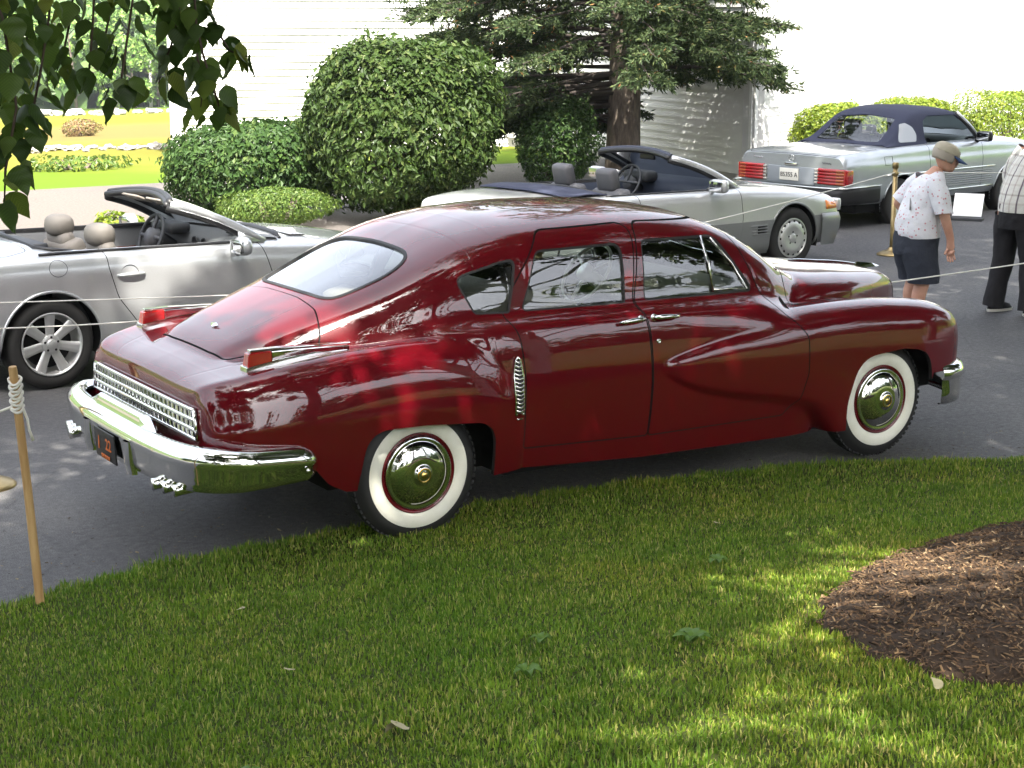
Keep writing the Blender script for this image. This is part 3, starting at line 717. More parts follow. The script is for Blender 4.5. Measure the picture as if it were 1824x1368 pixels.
def _lawn(t, b):
    v = coords(t); n = noise(t, v, .9, 4); n2 = noise(t, v, 30., 3)
    c = ramp(t, n, [(.3, (.045,.075,.014)), (.6, (.070,.090,.022)), (.75, (.12,.10,.035))]); t.links.new(mixc(t, n2, c, (.02,.02,.008)), b.inputs['Base Color'])
lx = np.concatenate([np.linspace(-14,-5,10)[:-1], np.linspace(-5, 6, 90)[:-1], np.linspace(6, 20, 15)]); L = []
for x in lx:
    e = np.interp(x, EX, EY)
    for d in np.concatenate([[-.02,0,.03,.08], np.linspace(.15, 3, 24), np.linspace(3.3, 9, 14), [12, 20, 40]]): L.append((x, e-d, float(lawn_z(x, e-d)) if d >= 0 else -.03))
nd_ = 4+24+14+3; i = np.arange(len(L)).reshape(-1, nd_)
o = mesh_np('lawn', L, np.stack([i[:-1,:-1], i[:-1,1:], i[1:,1:], i[1:,:-1]], -1).reshape(-1,4), mat('lawn_soil', (.04,.06,.015), .95, spec=.1, nodes=_lawn)); tag(o, 'sloping lawn beside the drive', kind='structure')

# ---- mulch bed
BED = round_poly([(.13,-3.72),(.30,-3.50),(.58,-3.33),(1.05,-3.10),(1.55,-2.90),(2.2,-2.92),(3.2,-3.1),(4.2,-3.9),(4.1,-5.2),(3.0,-6.0),(1.6,-6.0),(.4,-5.35),(-.1,-4.85),(-.16,-4.47),(-.05,-4.1)], .25, 4)
def bed_d(x, y):
    d = sdf_poly(np.stack([x, y], -1).reshape(-1,2), BED).reshape(np.shape(x)); return d-.06+.05*np.sin(x*9)*np.sin(y*11)+.02*np.sin(x*31+y*17)
def bed_z(x, y):
    d = bed_d(x, y); return lawn_z(x, y)+np.where(d > 0, .015+.13*(1-np.exp(-np.maximum(d, 0)/.45)), -.03)+.012*_hash(x, y, 5)
bx_, by_ = np.meshgrid(np.arange(-.5, 4.6, .05), np.arange(-6.4, -2.5, .05), indexing='ij'); bz_ = bed_z(bx_, by_)
i = np.arange(bx_.size).reshape(bx_.shape); q = np.stack([i[:-1,:-1], i[1:,:-1], i[1:,1:], i[:-1,1:]], -1).reshape(-1,4)
q = q[(bed_d(bx_, by_).ravel()[q] > -.06).any(1)]
M_MULCH = mat('mulch', (.035,.024,.017), .95, nodes=lambda t, b: t.links.new(ramp(t, island(t), [(0,(.026,.015,.008)),(.45,(.062,.034,.016)),(.8,(.110,.064,.030)),(.96,(.17,.11,.055)),(1,(.30,.22,.13))]), b.inputs['Base Color']))
o = mesh_np('mulch_bed', np.stack([bx_, by_, bz_], -1).reshape(-1,3), q, mat('mulch_soil', (.034,.020,.010), .95)); tag(o, 'bed of dark brown bark mulch', kind='structure')
n = 72000; px = RNG.uniform(-.4, 4.4, n); py = RNG.uniform(-6.2, -2.7, n); k = bed_d(px, py) > -.02; px, py = px[k], py[k]; n = len(px); pz = bed_z(px, py)
def slivers(px, py, pz, ln, wd, tilt, thick=.3):
    n = len(px); a = RNG.uniform(0, 2*np.pi, n); el = RNG.normal(0, tilt, n)
    d = np.stack([np.cos(a)*np.cos(el), np.sin(a)*np.cos(el), np.sin(el)], -1); s = np.stack([-np.sin(a), np.cos(a), RNG.normal(0, .5, n)], -1)
    s /= np.linalg.norm(s, axis=1, keepdims=True); u = np.cross(d, s)
    c = np.stack([px, py, pz], -1); l = ln[:,None]*.5; w_ = wd[:,None]*.5
    V = np.stack([c-d*l-s*w_, c-d*l*.9+s*w_, c+d*l+s*w_*.6, c+d*l*.95-s*w_, c+u*wd[:,None]*thick], 1)
    i = np.arange(n)[:,None]*5; F = np.concatenate([i+np.array([0,1,4]), i+np.array([1,2,4]), i+np.array([2,3,4]), i+np.array([3,0,4])])
    return V.reshape(-1,3), F
V, F = slivers(px, py, pz+.008, RNG.uniform(.008,.048,n)*RNG.uniform(.4,1.2,n), RNG.uniform(.003,.010,n), .35)
o = mesh_np('mulch_chips', V, F, M_MULCH, smooth=False); tag(o, 'shredded bark chips over the mulch bed', kind='stuff')

# ---- grass blades
def _grass(t, b):
    g = t.nodes.new('ShaderNodeNewGeometry'); v = coords(t); n = noise(t, v, .8, 4); n5 = noise(t, v, 5., 3)
    c = ramp(t, g.outputs['Random Per Island'], [(0,(.075,.140,.014)),(.5,(.130,.210,.022)),(.80,(.20,.26,.036)),(.90,(.31,.30,.09)),(1,(.42,.36,.17))])
    tint = ramp(t, n, [(.30,(.74,.96,.62)),(.50,(.98,1.06,.85)),(.70,(1.30,1.14,.92))]); c2 = mixc(t, 1., c, tint, 'MULTIPLY')
    t2 = ramp(t, n5, [(.3,(.75,.80,.75)),(.65,(1.15,1.1,1.05))]); t.links.new(mixc(t, 1., c2, t2, 'MULTIPLY'), b.inputs['Base Color'])
M_GRASS = mat('grass_blades', (.08,.14,.02), .55, spec=.3, nodes=_grass, transl=.35)
def grass(n, x0, x1, y0, y1, hmin, hmax, wmul, dens=None):
    x = RNG.uniform(x0, x1, n); y = RNG.uniform(y0, y1, n); e = np.interp(x, EX, EY)+.035*np.sin(x*13)+.025*np.sin(x*31+1)
    k = (y < e) & (bed_d(x, y) < .17*RNG.random(n)**2-.01)
    if dens is not None: k &= RNG.random(n) < dens(x, y)
    x, y, e = x[k], y[k], e[k]; n = len(x); z = lawn_z(x, y)-.004
    cl = .5+.5*np.sin(x*5.1+np.sin(y*4.3)*2)*np.sin(y*6.3+1.2+np.sin(x*3.1))
    h = (hmin+(hmax-hmin)*RNG.beta(2, 3, n))*(.75+.45*cl); edge = np.exp(-((e-y)/.14)); h *= 1+.5*edge
    tall = RNG.random(n) < .012+.06*edge; h = np.where(tall, h*1.55, h)
    a = RNG.uniform(0, 2*np.pi, n); lean = RNG.normal(0, .42, n)+.1; w_ = RNG.uniform(.0022,.0046, n)*wmul*np.where(tall, .6, 1)
    d = np.stack([np.cos(a), np.sin(a), np.zeros(n)], -1); s = np.stack([-np.sin(a), np.cos(a), np.zeros(n)], -1); up = np.array([0,0,1.])
    c = np.stack([x, y, z], -1); w3 = w_[:,None]; h3 = h[:,None]; l3 = lean[:,None]
    m_ = c+up*h3*.55+d*h3*l3*.35; tip = c+up*h3*(1-.25*np.abs(l3))+d*h3*l3
    V = np.stack([c-s*w3, c+s*w3, m_+s*w3*.8, m_-s*w3*.8, tip], 1); i = np.arange(n)[:,None]*5
    return V.reshape(-1,3), np.concatenate([i+np.array([0,1,2]), i+np.array([0,2,3]), i+np.array([3,2,4])])
def _dn(x, y):
    r = np.hypot(x+4.23, y+8.48); return np.clip(1.15-.085*(r-4.5), .35, 1)
Vs, Fs = grass(520000, -3.6, 5.4, -6.6, -.3, .016, .042, .84, _dn)
o = mesh_np('grass', Vs, Fs, M_GRASS, smooth=False); tag(o, 'mown lawn grass with straw tips', kind='stuff')
Vs, Fs = grass(36000, -9, 9, -10, -.3, .03, .06, 2.0, lambda x, y: ((x < -3.6) | (x > 5.4) | (y < -6.6))*1.)
o = mesh_np('lawn_grass', Vs, Fs, M_GRASS, smooth=False); tag(o, 'mown lawn grass further from the drive', kind='stuff')

n = 1500; gx_ = RNG.uniform(-6, 6, n); gy_ = np.interp(gx_, EX, EY)+np.abs(RNG.normal(0, .5, n))+.02
V, F = slivers(gx_, gy_, np.full(n, .004), RNG.uniform(.006,.022,n), RNG.uniform(.003,.008,n), .1)
o = mesh_np('drive_litter', V, F, mat('litter', (.12,.09,.05), .9, nodes=lambda t, b: t.links.new(ramp(t, island(t), [(0,(.03,.03,.03)),(.6,(.12,.09,.05)),(1,(.26,.22,.14))]), b.inputs['Base Color'])), smooth=False); tag(o, 'grit and dry clippings along the drive edge', kind='stuff')
# ---- white clapboard house
M_CLAP = mat('white_clapboard', (.55,.55,.54), .6, nodes=lambda t, b: t.links.new(ramp(t, noise(t, coords(t), .8, 3), [(.3,(.52,.52,.51)),(.7,(.58,.58,.57))]), b.inputs['Base Color']))
M_TRIM = mat('white_trim', (.78,.78,.77), .45)
house = empty('white_house', (13.9, 13.0, 0), 0, 'white clapboard house with corner boards behind the spruce and the silver cars', 'house')
def wall_boards(p0, p1, h0, h1, step=.132, par=None, lap=.036):
    """lapped boards along p0->p1 (house-local), outside on the right-hand side"""
    p0, p1 = Vector((*p0, 0)), Vector((*p1, 0)); d = (p1-p0); Ln = d.length; d.normalize(); nrm = Vector((d.y, -d.x, 0))
    me = None; zz = h0
    while zz < h1:
        if me is None:
            b = MB(); pr = [(0,0),(lap,0),(.006,step+.010),(0,step+.010)]
            V = [tuple(nrm*a+Vector((0,0,c))) for a, c in pr]+[tuple(d*Ln+nrm*a+Vector((0,0,c))) for a, c in pr]
            b.add(V, [[0,1,2,3],[4,7,6,5],[0,4,5,1],[1,5,6,2],[2,6,7,3],[3,7,4,0]]); oo = b.build('clapboard', M_CLAP, par, smooth=False); me = oo
        else:
            oo = me.copy(); COL.objects.link(oo); oo.parent = par
        oo.location = (p0.x, p0.y, zz); zz += step
    core = MB(); th_ = .2
    core.prism([(p0.x, p0.y), (p1.x, p1.y), (p1.x-nrm.x*th_, p1.y-nrm.y*th_), (p0.x-nrm.x*th_, p0.y-nrm.y*th_)], -.1, h1, 'z'); return core
LA, RA = R(81.5), R(16.7)
la = (math.cos(LA)*11., math.sin(LA)*11.); ra = (math.cos(RA)*17, math.sin(RA)*17)
wing0 = (8.47-13.9, 23.9-13.0); wing1 = (la[0]+.2, la[1]-1.4)
cores = [wall_boards(la, (0,0), .12, 5.2, par=house), wall_boards((0,0), ra, .12, 5.2, par=house, lap=.013), wall_boards(wing0, wing1, -.8, 5.2, par=house)]
far = (wing0[0]+4.4, wing0[1]+7.4); cores.append(wall_boards(far, wing0, -1.2, 5.2, par=house))
for c in cores: c.build('wall', M_CLAP, house, smooth=False)
for (x, y, a0) in ((0,0,0), (wing0[0], wing0[1], 1)):
    cb = MB()
    for k, an in enumerate((LA, RA) if not a0 else (R(-10), R(76))):
        d = Vector((math.cos(an), math.sin(an), 0)); nr = Vector((d.y, -d.x, 0)) if (k == 1) != bool(a0) else Vector((-d.y, d.x, 0))
        if a0: nr = Vector((d.y,-d.x,0)) if k == 0 else Vector((-d.y, d.x, 0))
        for j in range(3):
            o0 = .0+.062*j; b_ = d*o0; e_ = d*(o0+.058)
            cb.prism([((b_).x+x, (b_).y+y), ((e_).x+x, (e_).y+y), ((e_+nr*.036).x+x, (e_+nr*.036).y+y), ((b_+nr*.036).x+x, (b_+nr*.036).y+y)], -.6 if a0 else .05, 5.2, 'z')
    cb.build('corner_board', M_TRIM, house, smooth=False)
fnd = MB()
M_CONC = mat('concrete', (.30,.29,.27), .9)
for p, q_ in ((la,(0,0)),((0,0),ra),(wing0,wing1)):
    d = Vector((q_[0]-p[0], q_[1]-p[1], 0)).normalized(); nr = Vector((d.y,-d.x,0))*.006
    f_ = MB(); f_.prism([(p[0]+nr.x,p[1]+nr.y),(q_[0]+nr.x,q_[1]+nr.y),(q_[0]-.3*d.y,q_[1]+.3*d.x),(p[0]-.3*d.y,p[1]+.3*d.x)], -1.4 if p == wing0 else -.2, .13 if p != wing0 else -.79, 'z'); f_.build('foundation', M_CONC, house, smooth=False)
rf = MB(); ev = [(-.45*1+la[0]-.4,la[1]),(-.45,-.5),(ra[0]+.2,ra[1]-.5)]
M_ROOF = mat('grey_shingles', (.09,.088,.085), .9)
rf.add([(la[0]-.5,la[1],5.2),(-.35,-.6,5.2),(ra[0],ra[1]-.6,5.2),(ra[0]-1.5,ra[1]+5.5,8.2),(5,6.5,8.2),(la[0]+4.5,la[1],8.2),
        (wing0[0]-.4,wing0[1]-.5,5.2),(wing1[0],wing1[1]-.5,5.2),(wing1[0]+.5,wing1[1]+4,7.8),(wing0[0]+.6,wing0[1]+4.3,7.8),(far[0],far[1],5.2),(wing1[0]+2,wing1[1]+8,5.2)], [[0,1,4,5],[1,2,3,4],[6,7,8,9],[6,9,10],[8,11,10,9]]); rf.build('roof', M_ROOF, house, smooth=False, solid=.2)

# ---- stones and brush in the field
def rock_mesh(name, seed, m):
    rr = np.random.default_rng(seed); bm = bmesh.new(); bmesh.ops.create_icosphere(bm, subdivisions=2, radius=.5)
    for v in bm.verts:
        n_ = v.co.normalized(); v.co = v.co*(1+.35*math.sin(n_.x*4+seed)*math.sin(n_.y*5+seed*2)+.15*rr.normal()*.4); v.co.z *= .62
    me = bpy.data.meshes.new(name); bm.to_mesh(me); bm.free(); me.materials.append(m); return me
M_ROCK = mat('pale_granite', (.46,.44,.41), .9, nodes=lambda t, b: t.links.new(ramp(t, noise(t, coords(t), 3., 4), [(.3,(.16,.15,.13)),(.65,(.36,.34,.31))]), b.inputs['Base Color']))
rocks = [rock_mesh('field_stone', s, M_ROCK) for s in range(5)]
def cam_ground(pxl, dist):
    """point on the terrain at a horizontal distance along a bearing (degrees from +x)"""
    return (-4.23+dist*math.cos(R(pxl)), -8.48+dist*math.sin(R(pxl)))
RW = random.Random(5)
def place_rocks(n, d0, d1, a0, a1, s0, s1, lab, grp):
    for k in range(n):
        a = a0+(a1-a0)*(k+RW.random())/n; d = RW.uniform(d0, d1); x, y = cam_ground(a, d); s = RW.uniform(s0, s1)
        o = bpy.data.objects.new('field_stone', rocks[RW.randrange(5)]); link(o); o.location = (x, y, float(ground_z(x, y))+.12*s); o.scale = (s*RW.uniform(.8,1.6), s, s*RW.uniform(.7,1.1)); o.rotation_euler = (0,0,RW.random()*6.28)
        tag(o, lab, 'stone', grp)
place_rocks(46, 40.5, 43, 68.3, 75.2, .10, .32, 'pale stone in the tumbled near wall across the rusty strip of field', 'stones of the near field wall')
place_rocks(22, 108, 114, 68.2, 74.8, .4, 1.1, 'pale stone in the far wall below the wood', 'stones of the far field wall')

# ---- foliage builders
def leaf_cards(C_, nrm, size, ar=.5, fold=.25, droop=None):
    """pointed leaf cards (2 quads folded on the midrib): centres, facing normals, sizes"""
    n = len(C_); a = RNG.normal(size=(n,3)) if droop is None else droop+RNG.normal(0,.45,(n,3))
    nrm = nrm/(np.linalg.norm(nrm, axis=1, keepdims=True)+1e-9)
    d = a-nrm*(a*nrm).sum(1, keepdims=True); d /= np.linalg.norm(d, axis=1, keepdims=True)+1e-9; s = np.cross(nrm, d)
    L_ = size[:,None]*.5; w_ = L_*ar
    b = C_-d*L_; t = C_+d*L_-nrm*L_*.25; l = C_-d*L_*.15+s*w_+nrm*w_*fold; r_ = C_-d*L_*.15-s*w_+nrm*w_*fold; m1 = C_
    V = np.stack([b, r_, t, l], 1).reshape(-1,3); i = np.arange(n)[:,None]*4
    return V, np.concatenate([i+np.array([0,1,2]), i+np.array([0,2,3])])
def leafmat(name, stops, transl=.35, rough=.45, spec=.4):
    return mat(name, stops[len(stops)//2][1], rough, spec=spec, transl=transl, nodes=lambda t, b: t.links.new(ramp(t, island(t), stops), b.inputs['Base Color']))
M_BARK = mat('bark', (.11,.085,.065), .9, nodes=lambda t, b: (t.links.new(ramp(t, noise(t, coords(t, (9,9,2.5)), 2., 4), [(.3,(.055,.042,.034)),(.7,(.17,.135,.105))]), b.inputs['Base Color']), bump(t, b, noise(t, coords(t, (20,20,5)), 2., 3), .8, .02)))
M_BIRCH = mat('birch_bark', (.62,.60,.56), .7, nodes=lambda t, b: t.links.new(ramp(t, noise(t, coords(t, (3,3,9)), 1.5, 3), [(.32,(.10,.09,.08)),(.42,(.62,.60,.55)),(.8,(.74,.72,.68))]), b.inputs['Base Color']))
def shrub(name, c, rad, n, size, m, label, cat='bush', group=None, lumps=9, seed=1, flat=0., inner=.55, ar=.52, boxy=2.0, dens_top=None):
    """rounded shrub: a shell of leaf cards over lumps, thinning inwards, on a few stems"""
    g = np.random.default_rng(seed); root = empty(name, c, 0, label, cat, group)
    u = g.normal(size=(n,3)); u[:,2] = np.abs(u[:,2])*np.where(g.random(n) < .60, 1, -1); u /= np.linalg.norm(u, axis=1, keepdims=True)
    pw = (np.abs(u)**boxy).sum(1, keepdims=True)**(1/boxy); base = u/pw
    k = g.normal(size=(lumps,3)); k /= np.linalg.norm(k, axis=1, keepdims=True); am = g.uniform(.06,.30, lumps)
    bumpv = sum(a*np.exp(-((u-kk)**2).sum(1)/.12) for a, kk in zip(am, k))-.09+.05*np.sin(u[:,0]*13+seed)*np.sin(u[:,1]*15)*np.sin(u[:,2]*19)
    r = np.where(g.random(n) < .60, 1-.11*np.abs(g.normal(0,1,n))+np.where(g.random(n) < .16, .10*g.random(n), 0), inner+(1-inner)*g.random(n)**.6)*(1+bumpv)
    P = base*r[:,None]*np.array(rad); P[:,2] = P[:,2]*np.where(P[:,2] < 0, .9, 1)+rad[2]*.92
    kk = (P[:,2] > .03); P = P[kk]; u = u[kk]; n = len(P)
    nr = u+g.normal(0,.55,(n,3))+np.array([0,0,.35])
    global RNG
    V, F = leaf_cards(P, nr, size*g.uniform(.6,1.25,n), ar, .3, droop=np.array([0,0,-.5])+u*.6)
    o = mesh_np('foliage', V, F, m, root, smooth=False); tag(o, kind='stuff')
    st = MB()
    for j in range(6):
        a = g.uniform(0, 6.28); e = g.uniform(.3,.6); st.tube([(rad[0]*.12*math.cos(a), rad[1]*.12*math.sin(a), 0), (rad[0]*.3*math.cos(a), rad[1]*.3*math.sin(a), rad[2]*.7), (rad[0]*e*math.cos(a), rad[1]*e*math.sin(a), rad[2]*1.4)], [.03,.022,.008], 6)
    st.build('stem', M_BARK, root); return root
M_L1 = leafmat('shrub_leaf_dark', [(0,(.022,.048,.012)),(.5,(.034,.072,.017)),(.9,(.055,.100,.024)),(1,(.10,.14,.04))], .3, .5, .22)
M_L2 = leafmat('shrub_leaf_olive', [(0,(.022,.044,.009)),(.5,(.037,.066,.014)),(.9,(.056,.088,.020)),(1,(.10,.125,.04))], .3, .5, .22)
M_L3 = leafmat('shrub_leaf_light', [(0,(.045,.085,.014)),(.5,(.075,.130,.020)),(1,(.13,.18,.035))])
M_L4 = leafmat('hedge_leaf_lime', [(0,(.07,.12,.010)),(.5,(.14,.20,.016)),(1,(.24,.28,.03))])
shrub('tall_shrub', (6.95,11.95,0), (1.40,1.28,1.26), 26000, .10, M_L2, 'tall olive green rounded shrub between the two open silver convertibles', seed=6, boxy=2.3, lumps=14)
shrub('low_shrub', (5.45,13.3,0), (1.25,1.15,.66), 14000, .095, M_L1, 'dark green broad shrub left of the tall one by the house corner', seed=5, lumps=12, boxy=2.4)
shrub('spirea', (5.05,11.75,0), (.78,.6,.28), 6500, .045, M_L3, 'small light green feathery shrub in front of the dark broad one', seed=8, lumps=14)
shrub('yew', (10.55,13.6,0), (.68,.62,.72), 7500, .075, M_L1, 'dark evergreen shrub in the shade beside the spruce trunk', seed=11)
for k, (x, y, rx, rz, lab) in enumerate(((15.55,12.85,.72,.66,'clipped lime green hedge bush left of the navy soft top'), (18.0,13.6,1.0,.66,'clipped lime green hedge bush behind the navy soft top'), (20.9,13.9,1.35,.68,'clipped lime green hedge bush right of the navy soft top'))):
    shrub('hedge_bush', (x, y, 0), (rx, .62, rz), 15000, .062, M_L4, lab, 'bush', 'clipped hedge bushes along the house', seed=20+k, boxy=3.4, lumps=5)
shrub('field_shrub', (*cam_ground(71.6, 32), float(ground_z(*cam_ground(71.6, 32)))-.1), (1.0,.7,.17), 700, .10, M_L3, 'low pale green weedy shrub at the edge of the straw field', seed=31)
shrub('dead_brush', (*cam_ground(71.5, 56), float(ground_z(*cam_ground(71.5, 56)))-.1), (.62,.55,.34), 1300, .10, leafmat('brush_brown', [(0,(.16,.10,.05)),(.6,(.26,.17,.08)),(1,(.16,.18,.05))]), 'brown brushy shrub alone in the yellow meadow', seed=33)
shrub('lime_plant', (3.0,11.85,0), (.34,.28,.15), 700, .085, M_L4, 'small lime green plant seen past the left convertible mirror', 'plant', seed=35)

# ---- spruce beside the house
def spruce(c, H, label):
    g = np.random.default_rng(17); root = empty('spruce_tree', c, 0, label, 'tree')
    tr = MB(); tr.tube([(0,0,-.1),(0,0,.25),(.02,0,1.2),(.03,0,3.),(0,0,6),(0,0,H*.8),(0,0,H)], [.36,.285,.255,.225,.16,.07,.01], 16); tr.build('trunk', M_BARK, root)
    tips, dirs, nz = [], [], []; br = MB(); bh = MB()
    z = .95; k = 0
    PP, DD, SS = [], [], []
    while z < H-.6:
        t = z/H; Lb = 4.0*(1-t)**.85*g.uniform(.75,1.08); a = g.uniform(0, 6.28); nb = 1
        d = np.array([math.cos(a), math.sin(a), 0]); 
        toward = d@np.array([-.54,-.84,0])
        slope = g.uniform(-.14,.16)
        rt = d@np.array([.845,-.53,0]); Lb *= 1-.16*rt-.10*max(0, rt)
        if rt > .25 and z < 1.62: z += .01; continue
        if z < 1.5: Lb *= .62
        if z < 2.1 and toward > .72: z += .01; continue
        pts = [np.array([0,0,z]), np.array([0,0,z])+d*Lb*.45+np.array([0,0,slope*Lb*.45-.02]), np.array([0,0,z])+d*Lb*.8+np.array([0,0,slope*Lb*.6-.10*Lb*.6]), np.array([0,0,z])+d*Lb+np.array([0,0,slope*Lb*.6-.13*Lb*.7])]
        (br if z < 3.4 else bh).tube([tuple(p) for p in pts], [.035*(1-t)+.012,.025*(1-t)+.008,.012,.005], 6)
        fine = z < 3.6; ns = int((46 if fine else 14)*Lb/2.5)
        for q in range(ns):
            s_ = g.uniform(.10, 1.0)**.75; i_ = min(int(s_*3), 2); f_ = s_*3-i_
            p = pts[i_]*(1-f_)+pts[min(i_+1,3)]*f_; side_ = 1 if g.random() < .5 else -1
            sd_ = np.array([-d[1], d[0], 0])*side_; tw = d*.75+sd_*g.uniform(.35,1.1)+np.array([0,0,g.uniform(-.55,.06)]); tw /= np.linalg.norm(tw)
            tl = g.uniform(.25,.75)*(1.15-s_*.55)*min(1, Lb/2)
            if fine and g.random() < .5: br.tube([tuple(p), tuple(p+tw*tl)], [.006,.002], 3, caps=False)
            m = int((27 if fine else 6)*tl/.35)+4
            for w in range(m):
                u = g.uniform(.08,1.0); b_ = p+tw*tl*u+g.normal(0,.012,3); nd = tw*.85+g.normal(0,.50,3)+np.array([0,0,-.10]); nd /= np.linalg.norm(nd)
                PP.append(b_); DD.append(nd); SS.append(g.uniform(.06,.12) if fine else g.uniform(.18,.32))
        z += (.024 if fine else .085)*g.uniform(.6,1.4)
    P = np.array(PP); D_ = np.array(DD); S_ = np.array(SS)[:,None]; n = len(P)
    s = np.cross(D_, g.normal(size=(n,3))); s /= np.linalg.norm(s, axis=1, keepdims=True); w_ = np.where(S_ > .14, .036, np.where(S_ > .09, .0135, .0110))
    V = np.stack([P, P+D_*S_*.5+s*w_, P+D_*S_, P+D_*S_*.5-s*w_], 1).reshape(-1,3); i = np.arange(n)[:,None]*4
    m = leafmat('spruce_needles', [(0,(.026,.044,.018)),(.5,(.048,.074,.030)),(.85,(.080,.110,.044)),(.985,(.12,.145,.055)),(1,(.26,.10,.04))], .25, .6, .15)
    o = mesh_np('crown', V, np.concatenate([i+np.array([0,1,2]), i+np.array([0,2,3])]), m, root, smooth=False); tag(o, kind='stuff')
    MB_ = mat('spruce_twig', (.045,.036,.030), .9); br.build('branch', MB_, root); bh.build('upper_branch', MB_, root); return n
NS = spruce((11.9,13.75,0), 13., 'tall spruce with drooping dark boughs in front of the white house')

# ---- far trees, wood and hill
M_FAR = leafmat('far_leaf', [(0,(.06,.12,.02)),(.5,(.10,.19,.03)),(1,(.19,.28,.06))], .3)
def broad_tree(name, c, H, rw, n, size, lab, group=None, m=M_FAR, bark=M_BIRCH, z0=.35, seed=0, tr=.12, lean=0):
    g = np.random.default_rng(seed); root = empty(name, c, 0, lab, 'tree', group); t = MB()
    t.tube([(0,0,-.3),(lean*.3,0,H*.4),(lean*.7,0,H*.75),(lean,0,H*.97)], [tr,tr*.8,tr*.5,.02], 8)
    for j in range(7):
        a = g.uniform(0,6.28); zz = H*g.uniform(z0,.85); l = rw*g.uniform(.5,.9); t.tube([(lean*zz/H,0,zz),(lean*zz/H+l*.6*math.cos(a),l*.6*math.sin(a),zz+l*.35),(lean*zz/H+l*math.cos(a),l*math.sin(a),zz+l*.5)], [tr*.4,tr*.25,.01], 5)
    t.build('trunk', bark, root)
    K = 16; kc = np.stack([g.normal(0,rw*.42,K), g.normal(0,rw*.42,K), H*(z0+(1.02-z0)*g.random(K)**.8)], -1); kr = rw*g.uniform(.28,.55,K)
    w = g.integers(0, K, n); u = g.normal(size=(n,3)); u /= np.linalg.norm(u, axis=1, keepdims=True); P = kc[w]+u*(kr[w]*g.random(n)**.4)[:,None]*np.array([1,1,.8])
    V, F = leaf_cards(P, u+g.normal(0,.6,(n,3))+np.array([0,0,.4]), size*g.uniform(.6,1.3,n), .7, .2)
    o = mesh_np('crown', V, F, m, root, smooth=False); tag(o, kind='stuff'); return root
for k in range(15):
    a = 68.2+(75.2-68.2)*(k+.5)/15+RW.uniform(-.15,.15); d = 150+RW.uniform(-6,10); x, y = cam_ground(a, d); birch = k % 2 == 0
    broad_tree('birch_tree' if birch else 'maple_tree', (x, y, float(ground_z(x, y))), RW.uniform(7,10) if birch else RW.uniform(5.5,8), RW.uniform(1.8,2.6), 1500, .42,
               'white trunked birch at the front of the far wood' if birch else 'leafy green tree at the edge of the far wood', 'birches at the edge of the far wood' if birch else 'leafy trees at the edge of the far wood', bark=M_BIRCH if birch else M_BARK, z0=.42 if birch else .05, seed=100+k, tr=.17 if birch else .14, lean=RW.uniform(-.6,.6))
def far_wood():
    g = np.random.default_rng(77); n0 = 1300; a = np.radians(g.uniform(60, 84, n0)); d = 158+g.random(n0)**1.3*620; x = -4.2+d*np.cos(a); y = -8.5+d*np.sin(a); z = ground_z(x, y); h = g.uniform(5,10,n0); r = g.uniform(2.6,5.2,n0)
    m = 26; u = g.normal(size=(n0,m,3)); u /= np.linalg.norm(u, axis=2, keepdims=True); P = np.stack([x,y,z+h*.55],-1)[:,None]+u*np.stack([r,r,h*.55],-1)[:,None]*g.uniform(.75,1.05,(n0,m,1))
    V, F = leaf_cards(P.reshape(-1,3), u.reshape(-1,3)+g.normal(0,.3,(n0*m,3))+np.array([0,0,.3]), np.repeat(r,m)*g.uniform(.7,1.2,n0*m), .9, .2)
    o = mesh_np('far_wood', V, F, leafmat('far_wood_leaf', [(0,(.05,.10,.025)),(.6,(.085,.15,.04)),(1,(.13,.20,.06))], .25)); tag(o, 'wooded green hillside beyond the field', 'wood', kind='stuff')
far_wood()

